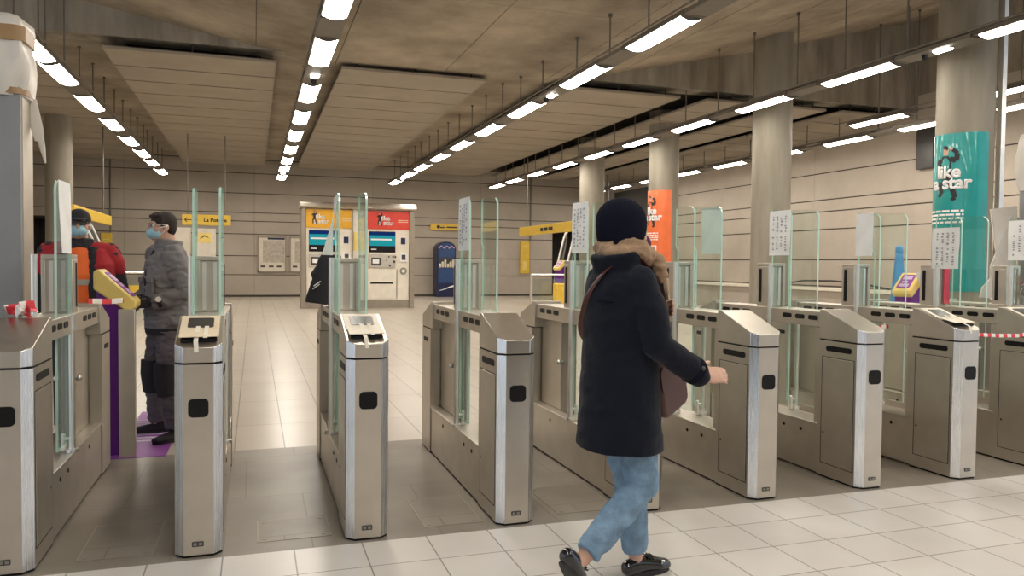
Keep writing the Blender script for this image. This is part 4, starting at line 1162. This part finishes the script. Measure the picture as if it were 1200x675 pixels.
tube(bm, [(.060, .140, 1.37), (.075, .165, 1.33), (.080, .170, 1.29)], [(.045, .022), (.045, .020), (.036, .014)], 14, ref=(1, 0, 0))
for i in range(5): tube(bm, [(.050+.015*i, .170, 1.295), (.048+.016*i, .172, 1.245+.008*(i % 3))], .006, 6)
blob('scarf_end', bm, 'scarf_light', .006, wom, 2)
bm = B()   # coat
tube(bm, [(0, .0, .610), (0, .0, .75), (0, -.002, .92), (0, -.004, 1.08), (0, -.006, 1.22), (0, -.008, 1.32), (0, -.008, 1.385), (0, -.003, 1.42)],
     [(.195, .180), (.190, .170), (.183, .157), (.174, .145), (.180, .142), (.165, .128), (.115, .098), (.085, .08)], 30, ref=(1, 0, 0), round_cap=False)
for S, E, Wr in ((RS, RE, RW), (LS, LE, LW)):
    S2 = Vector(S)+Vector((-.02 if S[0] > 0 else .02, 0, -.005))
    e = Vector(E); w_ = Vector(Wr); tube(bm, [S2, Vector(S).lerp(e, .5), e, e.lerp(w_, .5), w_+(w_-e).normalized()*.005], [.066, .067, .063, .058, .054], 16)
tube(bm, [(0, -.012, 1.38), (0, -.030, 1.455)], [(.110, .102), (.122, .108)], 22, ref=(1, 0, 0), round_cap=False)
tube(bm, [(.0, .10, 1.37), (.015, .155, 1.31), (.02, .165, 1.24)], [(.075, .045), (.085, .05), (.075, .04)], 16, ref=(1, 0, 0))
coat = blob('coat', bm, 'navy', .009, wom, 3, wrinkle=.0045, wscale=6.)
for v in coat.data.vertices:   # folds towards the hem
    k = max(0, (1.0-v.co.z))*.9
    a = math.atan2(v.co.y, v.co.x); 
    if v.co.z < 1.0 and abs(v.co.x) < .24 and v.co.y < .21:
        f = 1+.035*k*math.sin(7*a+2*v.co.z); v.co.x *= f; v.co.y *= f
        v.co.z += .05*(-v.co.y)*k*2
bm = B(); tube(bm, [(-.10, -.124, 1.247), (-.05, -.141, 1.25), (.05, -.141, 1.25), (.10, -.124, 1.247)], .004, 6); link('yoke_seam', bm, 'beanie', coat)
e, w_ = Vector(RE), Vector(RW); d = (w_-e).normalized()
bm = B(); tube(bm, [w_-d*.045, w_-d*.012], [.061, .060], 18, round_cap=False); link('cuff', bm, 'beanie', coat)
bm = B(); ball(bm, w_-d*.03+Vector((.058, 0, .012)), .010, 10); link('cuff_button', bm, 'slate', coat)
bm = B()   # jeans
tube(bm, [(0, 0, .96), (0, 0, .84)], [(.140, .100), (.145, .105)], 20, ref=(1, 0, 0))
for H_, K, A in ((RH, RK, RA), (LH, LK, LA)):
    H_, K, A = Vector(H_), Vector(K), Vector(A)
    tube(bm, [H_, H_.lerp(K, .5), K, K.lerp(A, .4), K.lerp(A, .93)], [.088, .084, .074, .065, .055], 18, round_cap=False)
blob('jeans', bm, 'denim', .006, wom, 2, wrinkle=.005, wscale=9.)
for (h, tt, up, ank) in (((.075, -.365, .205), (.075, -.262, .045), (.0, .84, .54), RA), ((-.052, .100, .0), (-.030, .335, .0), (0, 0, 1), LA)):
    bm = B(); shoe(bm, h, tt, up); sh = blob('shoe', bm, 'patent', .005, wom, 3)
    bm = B(); sole(bm, h, tt, up); link('sole', bm, 'rubber', sh)
    bm = B(); hv, tv, uv = Vector(h), Vector(tt), Vector(up).normalized(); dd = (tv-hv).normalized(); sd = dd.cross(uv).normalized()
    for q in (.45, .52, .59): tube(bm, [hv+dd*(tv-hv).length*q+uv*(.082-.03*(q-.4))+sd*s_ for s_ in (-.022, 0, .022)], .004, 6)
    link('lace', bm, 'rubber', sh)
# shoulder bag, carried by the woman
wm = Matrix.Translation((1.50, 3.02, 0)) @ Matrix.Rotation(math.radians(-76), 4, 'Z')
bag = thing('shoulder_bag', 'oxblood leather bag slung across the walking woman', 'bag', (1.50, 3.02, 0), math.radians(-76))
bm = B()
prism(bm, rrect(-.115, .115, -.12, .12, .04), lambda a, b_, t: (t, a, b_), -.042, .042)
bo = link('bag_body', bm, 'leather', bag, bevel=.015); bo.location = (.045, .232, .87); bo.rotation_euler = (math.radians(16), 0, math.radians(18))
bm = B(); prism(bm, rrect(-.118, .118, .0, .124, .035), lambda a, b_, t: (t, a, b_), -.048, -.042); prism(bm, rrect(-.118, .118, .0, .124, .035), lambda a, b_, t: (t, a, b_), .042, .048); fl = link('flap', bm, 'leather', bag); fl.location = bo.location; fl.rotation_euler = bo.rotation_euler
sp = [(.05, .19, .99), (.115, .155, 1.15), (.13, .10, 1.30), (.105, .02, 1.415), (.085, -.05, 1.425), (.04, -.118, 1.375), (-.03, -.151, 1.28), (-.09, -.138, 1.19), (-.140, -.108, 1.11), (-.178, -.04, 1.05), (-.182, .06, 1.01), (-.12, .165, .98), (-.02, .235, .98)]
bm = B(); P = [Vector(p) for p in sp]; Q = []
for i in range(len(P)-1):
    for k in range(5):
        f = k/5; p0, p1, p2, p3 = P[max(i-1, 0)], P[i], P[i+1], P[min(i+2, len(P)-1)]
        Q.append(.5*((2*p1)+(-p0+p2)*f+(2*p0-5*p1+4*p2-p3)*f*f+(-p0+3*p1-3*p2+p3)*f**3))
tube(bm, Q, [(.014, .004)]*len(Q), 10, ref=(1, 0, .35), round_cap=False); link('strap', bm, 'leather', bag)

# --- man in grey workwear (local: x his right, y forward)
man = thing('person', 'man in grey workwear and blue face mask standing at the purple reader', 'person', (-.645, 6.68, 0), math.radians(113))
MH = (0, .045, 1.655)
mRS, mRE, mRW = (.20, .02, 1.435), (.255, .0, 1.15), (.115, .205, 1.085)
mLS, mLE, mLW = (-.20, .02, 1.435), (-.275, -.05, 1.15), (-.165, .165, 1.075)
mRH, mRK, mRA = (.095, 0, .92), (.15, .05, .50), (.19, .02, .09)
mLH, mLK, mLA = (-.095, 0, .92), (-.14, .04, .50), (-.185, .0, .09)
def limb(bm, pts, r, seg=14):
    tube(bm, pts, r, seg)
bm = B(); head_shapes(bm, MH); tube(bm, [(0, 0, 1.45), (0, .012, 1.58)], [.066, .060], 14)
tube(bm, [(0, 0, .88), (0, 0, 1.05), (0, 0, 1.30), (0, 0, 1.45)], [(.155, .11), (.15, .105), (.18, .115), (.12, .08)], 18, ref=(1, 0, 0))
for S, E, Wr in ((mRS, mRE, mRW), (mLS, mLE, mLW)): limb(bm, [S, Vector(S).lerp(Vector(E), .5), E, Wr], [.055, .047, .042, .028])
for H_, K, A in ((mRH, mRK, mRA), (mLH, mLK, mLA)): limb(bm, [H_, Vector(H_).lerp(Vector(K), .5), K, A], [.09, .078, .055, .04])
hand(bm, mRW, (-.75, .5, -.1), (-.3, -.7, -.5), (0, .3, 1), .8); hand(bm, mLW, (.55, .80, -.1), (.3, -.7, -.5), (0, .3, 1), .8)
blob('body', bm, 'skin', .006, man, 3); eyes(MH, man)
c = Vector(MH)
bm = B(); ball(bm, c+Vector((0, -.016, .046)), (.082, .098, .084), 22); ball(bm, c+Vector((0, -.052, .0)), (.072, .056, .072), 18); ball(bm, c+Vector((0, .030, .088)), (.066, .054, .034), 16); tube(bm, [c+Vector((-.045, .070, .088)), c+Vector((.045, .070, .088))], .016, 10)
for s in (-1, 1): ball(bm, c+Vector((s*.072, .018, .045)), (.010, .02, .035), 10)
blob('hair', bm, 'hair', .006, man, 2)
def face_mask(c, par):
    bm = B()
    ball(bm, c+Vector((0, .050, -.045)), (.064, .070, .052), 22)
    mk = blob('face_mask', bm, 'mask', .005, par, 2)
    bm = B()
    for s in (-1, 1):
        for z in (-.010, -.070): tube(bm, [c+Vector((s*.058, .05, z)), c+Vector((s*.078, .01, z*.6+.01)), c+Vector((s*.082, -.012, .012))], .0028, 6)
    link('ear_loop', bm, 'white', mk)
face_mask(c, man)
bm = B()
for s in (-1, 1):
    prism(bm, rrect(s*.034-.028, s*.034+.028, -.020, .022, .012), lambda a, b_, t: c+Vector((a, .108+t-abs(a)*.25, b_+.012)), 0, .003)
gl = link('safety_glasses', bm, 'goggles', man)
bm = B()
for s in (-1, 1): tube(bm, [c+Vector((s*.062, .092, .022)), c+Vector((s*.080, .02, .022)), c+Vector((s*.080, -.02, .012))], .003, 6)
link('glasses_arm', bm, 'white', gl)
bm = B()   # jacket
tube(bm, [(0, .0, .84), (0, .005, .90), (0, .01, 1.05), (0, .01, 1.25), (0, .005, 1.38), (0, .0, 1.46), (0, .0, 1.50)], [(.205, .152), (.21, .158), (.215, .165), (.225, .165), (.215, .15), (.135, .10), (.08, .08)], 30, ref=(1, 0, 0), round_cap=False)
for S, E, Wr in ((mRS, mRE, mRW), (mLS, mLE, mLW)):
    S, E, Wr = Vector(S), Vector(E), Vector(Wr); tube(bm, [S, S.lerp(E, .5), E, E.lerp(Wr, .5), E.lerp(Wr, .93)], [.088, .082, .076, .064, .052], 16)
tube(bm, [(0, .0, 1.48), (0, -.008, 1.55)], [(.095, .090), (.100, .098)], 22, ref=(1, 0, 0), round_cap=False)
jk = blob('jacket', bm, 'greywear', .008, man, 2, wrinkle=.011)
bm = B()
for s in (-1, 1):
    box(bm, s*.11-.055, s*.11+.055, .160, .180, 1.22, 1.265)
    box(bm, s*.11-.050, s*.11+.050, .158, .174, 1.10, 1.22)
link('chest_pocket', bm, 'greywear', jk, bevel=.006)
bm = B(); tube(bm, [(0, .150, .86), (0, .172, 1.05), (0, .174, 1.25), (0, .155, 1.38), (0, .11, 1.47)], [(.018, .006)]*5, 8, ref=(1, 0, 0)); link('placket', bm, 'darkwear', jk)
bm = B(); tube(bm, [(0, .0, .825), (0, .0, .87)], [(.216, .163), (.222, .170)], 30, ref=(1, 0, 0), round_cap=False); link('hem_band', bm, 'darkwear', jk)
bm = B()   # trousers
tube(bm, [(0, 0, .98), (0, 0, .88)], [(.175, .125), (.18, .13)], 20, ref=(1, 0, 0))
for H_, K, A in ((mRH, mRK, mRA), (mLH, mLK, mLA)):
    H_, K, A = Vector(H_), Vector(K), Vector(A); tube(bm, [H_, H_.lerp(K, .5), K, K.lerp(A, .5), K.lerp(A, .97)], [.115, .105, .085, .080, .074], 18, round_cap=False)
tr = blob('trousers', bm, 'greytrousers', .008, man, 2, wrinkle=.010)
for K, A in ((mRK, mRA), (mLK, mLA)):
    K, A = Vector(K), Vector(A); bm = B()
    tube(bm, [K+Vector((0, .012, .10)), K+Vector((0, .018, 0)), K.lerp(A, .35)+Vector((0, .012, 0))], [(.105, .100), (.096, .098), (.090, .092)], 18, ref=(1, 0, 0), round_cap=False); link('knee_pad', bm, 'darkwear', tr, smooth=60)
for s, yaw in ((1, .35), (-1, -.30)):
    x = s*.19; d = Vector((math.sin(yaw), math.cos(yaw), 0)); hv = Vector((x, 0, 0))-d*.08; tv = Vector((x, 0, 0))+d*.21
    bm = B(); shoe(bm, hv, tv, w=.052); tube(bm, [(x, .0, .06), (x, -.005, .15)], [.055, .056], 14); sh = blob('work_shoe', bm, 'darkwear', .006, man, 3)
    bm = B(); sole(bm, hv, tv, w=.055); link('sole', bm, 'rubber', sh)
for Wr, dd in ((mRW, (-.75, .5, -.1)), (mLW, (.55, .80, -.1))):
    bm = B(); hand(bm, Wr, dd, (-.3 if dd[0] < 0 else .3, -.7, -.5), (0, .3, 1), .8, 1.14)
    d = Vector(dd).normalized(); tube(bm, [Vector(Wr)-d*.05, Vector(Wr)+d*.01], [.040, .036], 14); blob('glove', bm, 'darkwear', .005, man, 2)
E_, W_ = Vector(mLE), Vector(mLW); d = (W_-E_).normalized(); p = E_.lerp(W_, .80)
bm = B(); tube(bm, [p-d*.014, p+d*.014], .062, 18, round_cap=False); wt = link('watch', bm, 'rubber', man)
bm = B(); n_ = d.cross(Vector((0, 0, 1))).normalized(); n_ = n_ if n_.x < 0 or n_.y > 0 else -n_; cyl(bm, p+n_*.060+Vector((0, 0, .012)), p+n_*.070+Vector((0, 0, .014)), .021, 18); link('dial', bm, 'machine', wt)

# tape stretched from the first gate to his hands
ribbon('barrier_tape', [(gx(1)+.02, GY+1.72, 1.128), (-.93, 5.85, 1.115), (-.86, 6.2, 1.11), (-.86, 6.50, 1.08)], 'red and white tape held by the man in grey', .018)

# --- worker in red and black
wk = thing('person', 'worker in red and charcoal jacket over orange vest, cap and mask', 'person', (-1.30, 6.85, 0), math.radians(186))
KH = (0, .045, 1.665)
kRS, kRE, kRW = (.205, 0, 1.44), (.27, .0, 1.15), (.26, .12, .93)
kLS, kLE, kLW = (-.205, 0, 1.44), (-.27, .0, 1.15), (-.24, .14, .93)
bm = B(); head_shapes(bm, KH); tube(bm, [(0, 0, 1.45), (0, .012, 1.58)], [.066, .060], 14)
tube(bm, [(0, 0, .88), (0, 0, 1.05), (0, 0, 1.30), (0, 0, 1.45)], [(.155, .11), (.15, .105), (.18, .115), (.12, .08)], 18, ref=(1, 0, 0))
for S, E, Wr in ((kRS, kRE, kRW), (kLS, kLE, kLW)): limb(bm, [S, Vector(S).lerp(Vector(E), .5), E, Wr], [.055, .047, .042, .028])
for s in (-1, 1): limb(bm, [(s*.095, 0, .92), (s*.10, .02, .5), (s*.11, 0, .09)], [.09, .058, .04])
hand(bm, kRW, (-.1, .35, -1), (-1, 0, 0), (0, 1, .2), .4); hand(bm, kLW, (.1, .35, -1), (1, 0, 0), (0, 1, .2), .4)
blob('body', bm, 'skin', .006, wk, 3); eyes(KH, wk); c = Vector(KH); face_mask(c, wk)
bm = B(); ball(bm, c+Vector((0, -.012, .050)), (.084, .102, .080), 22); tube(bm, [c+Vector((0, -.012, .03)), c+Vector((0, -.012, .065))], [(.084, .102), (.084, .102)], 24, ref=(1, 0, 0), round_cap=False)
tube(bm, [c+Vector((0, .06, .045)), c+Vector((0, .16, .035))], [(.075, .010), (.055, .006)], 16, ref=(1, 0, 0)); blob('cap', bm, 'darkwear', .006, wk, 3)
bm = B(); ball(bm, c+Vector((0, -.04, .0)), (.076, .066, .055), 18); blob('hair', bm, 'hair', .006, wk, 2)
bm = B()
for s in (-1, 1):
    prism(bm, rrect(s*.034-.026, s*.034+.026, -.016, .018, .010), lambda a, b_, t: c+Vector((a, .106+t-abs(a)*.25, b_+.012)), 0, .003)
    tube(bm, [c+Vector((s*.060, .092, .02)), c+Vector((s*.080, -.01, .016))], .003, 6)
link('glasses', bm, 'slate', wk)
bm = B(); tube(bm, [(0, .01, .85), (0, .012, 1.05), (0, .012, 1.28), (0, .005, 1.42), (0, .0, 1.49)], [(.175, .150), (.175, .152), (.18, .152), (.13, .118), (.090, .095)], 28, ref=(1, 0, 0), round_cap=False)
vs = blob('vest', bm, 'hivis', .008, wk, 2)
bm = B()
for z in (1.02, 1.20): tube(bm, [(0, .012, z), (0, .012, z+.045)], [(.181, .157), (.181, .157)], 30, ref=(1, 0, 0), round_cap=False)
link('reflective_band', bm, 'reflect', vs, smooth=60)
bm = B()
for s in (-1, 1):
    tube(bm, [(s*.145, .01, .80), (s*.142, .02, 1.0), (s*.138, .02, 1.20), (s*.130, .015, 1.36), (s*.095, .0, 1.48)], [(.092, .176), (.092, .178), (.095, .178), (.085, .142), (.05, .095)], 20, ref=(1, 0, 0), round_cap=False)
tube(bm, [(0, .0, 1.46), (0, -.006, 1.555)], [(.098, .092), (.096, .094)], 22, ref=(1, 0, 0), round_cap=False)
tube(bm, [(0, -.07, .80), (0, -.07, 1.2), (0, -.06, 1.42), (0, -.05, 1.50)], [(.20, .09), (.20, .09), (.15, .07), (.09, .05)], 20, ref=(1, 0, 0), round_cap=False)
for S, E, Wr in ((kRS, kRE, kRW), (kLS, kLE, kLW)):
    S, E, Wr = Vector(S), Vector(E), Vector(Wr); tube(bm, [S, S.lerp(E, .5), E, E.lerp(Wr, .5), Wr], [.088, .080, .074, .064, .052], 16)
jk = blob('jacket', bm, 'darkwear', .008, wk, 2, wrinkle=.008)
bm = B()
for s, S, E in ((1, kRS, kRE), (-1, kLS, kLE)):
    S, E = Vector(S), Vector(E)
    tube(bm, [S+Vector((-s*.085, .002, .018)), S+Vector((-s*.02, .0, .006)), S.lerp(E, .28), S.lerp(E, .42)], [.082, .104, .101, .096], 18)
    tube(bm, [(s*.150, .045, 1.42), (s*.165, .060, 1.34), (s*.175, .065, 1.26)], [(.070, .095), (.085, .135), (.08, .135)], 14, ref=(1, 0, 0))
blob('shoulder_panel', bm, 'redwear', .008, jk, 2)
bm = B(); tube(bm, [(0, 0, .96), (0, 0, .86)], [(.175, .125), (.18, .13)], 20, ref=(1, 0, 0))
for s in (-1, 1): tube(bm, [(s*.095, 0, .92), (s*.10, .02, .5), (s*.11, 0, .10)], [.112, .088, .075], 18, round_cap=False)
blob('trousers', bm, 'darkwear', .008, wk, 2)
for s in (-1, 1):
    x = s*.115; bm = B(); shoe(bm, (x, -.08, 0), (x+s*.03, .21, 0), w=.052); tube(bm, [(x, .0, .06), (x, -.005, .14)], [.055, .056], 14); sh = blob('work_shoe', bm, 'darkwear', .006, wk, 3)
    bm = B(); sole(bm, (x, -.08, 0), (x+s*.03, .21, 0), w=.055); link('sole', bm, 'rubber', sh)

# --- passer-by almost hidden behind the woman
pb = thing('person', 'passer-by in navy jacket and plum hat, mostly hidden behind the walking woman', 'person', (3.45, 6.55, 0), math.radians(165))
PH = (0, .045, 1.55)
bm = B(); head_shapes(bm, PH); tube(bm, [(0, 0, 1.36), (0, .012, 1.47)], [.058, .054], 14)
tube(bm, [(0, 0, .82), (0, 0, 1.0), (0, 0, 1.22), (0, 0, 1.36)], [(.15, .105), (.14, .10), (.16, .105), (.11, .075)], 18, ref=(1, 0, 0))
for s in (-1, 1):
    limb(bm, [(s*.18, 0, 1.34), (s*.21, -.01, 1.06), (s*.20, .10, .86)], [.05, .04, .026]); limb(bm, [(s*.09, 0, .86), (s*.095, .02, .46), (s*.10, 0, .08)], [.085, .055, .038])
    hand(bm, (s*.20, .10, .86), (0, .35, -1), (-s, 0, 0), (0, 1, .2), .4)
blob('body', bm, 'skin', .006, pb, 3); eyes(PH, pb); c = Vector(PH)
bm = B(); ball(bm, c+Vector((0, -.014, .050)), (.088, .106, .088), 22); tube(bm, [c+Vector((0, -.016, .0)), c+Vector((0, -.014, .06))], [(.086, .102), (.089, .107)], 24, ref=(1, 0, 0), round_cap=False); blob('knit_hat', bm, 'plum_knit', .006, pb, 3)
bm = B(); tube(bm, [(0, .0, .72), (0, .005, 1.0), (0, .005, 1.22), (0, .0, 1.34), (0, .0, 1.41)], [(.20, .15), (.195, .15), (.20, .15), (.17, .12), (.085, .085)], 28, ref=(1, 0, 0), round_cap=False)
for s in (-1, 1): tube(bm, [(s*.18, 0, 1.335), (s*.205, -.005, 1.19), (s*.215, -.01, 1.05), (s*.20, .09, .88)], [.080, .074, .068, .052], 16)
blob('jacket', bm, 'navy', .009, pb, 3)
bm = B(); tube(bm, [(0, 0, .9), (0, 0, .82)], [(.165, .12), (.17, .12)], 20, ref=(1, 0, 0))
for s in (-1, 1): tube(bm, [(s*.09, 0, .86), (s*.095, .02, .46), (s*.10, 0, .09)], [.10, .078, .062], 18, round_cap=False)
blob('trousers', bm, 'darkwear', .008, pb, 2)
for s in (-1, 1):
    x = s*.10; bm = B(); shoe(bm, (x, -.07, 0), (x+s*.02, .19, 0)); tube(bm, [(x, 0, .06), (x, 0, .12)], .048, 14); blob('shoe', bm, 'rubber', .006, pb, 3)

# ------------------------------------------------------------------ world, camera
w = bpy.data.worlds.new('daylight'); bpy.context.scene.world = w; w.use_nodes = True
bg = w.node_tree.nodes['Background']; bg.inputs[0].default_value = (.80, .89, 1., 1); bg.inputs[1].default_value = 1.0
cam = bpy.data.cameras.new('camera'); co = bpy.data.objects.new('camera', cam); C.objects.link(co)
cam.sensor_width = 36; cam.sensor_fit = 'HORIZONTAL'; cam.lens = 36*908.84/1200; cam.clip_start = .05; cam.clip_end = 200
yaw, pit, rol = math.radians(18.391), math.radians(-1.7984), math.radians(.5883)
fw = Vector((math.sin(yaw)*math.cos(pit), math.cos(yaw)*math.cos(pit), math.sin(pit)))
r = Vector((math.cos(yaw), -math.sin(yaw), 0)); u = r.cross(fw)
r2 = r*math.cos(rol)+u*math.sin(rol); u2 = u*math.cos(rol)-r*math.sin(rol)
mw = Matrix((r2, u2, -fw)).transposed().to_4x4(); mw.translation = (0, 0, 1.40); co.matrix_world = mw
sc = bpy.context.scene; sc.camera = co
sc.view_settings.view_transform = 'Standard'; sc.view_settings.look = 'None'; sc.view_settings.exposure = 0.0; sc.view_settings.gamma = 1.0
sc.view_settings.use_curve_mapping = False
sc.cycles.max_bounces = 8; sc.cycles.transparent_max_bounces = 24; sc.cycles.use_denoising = True
sc.cycles.sample_clamp_indirect = 6
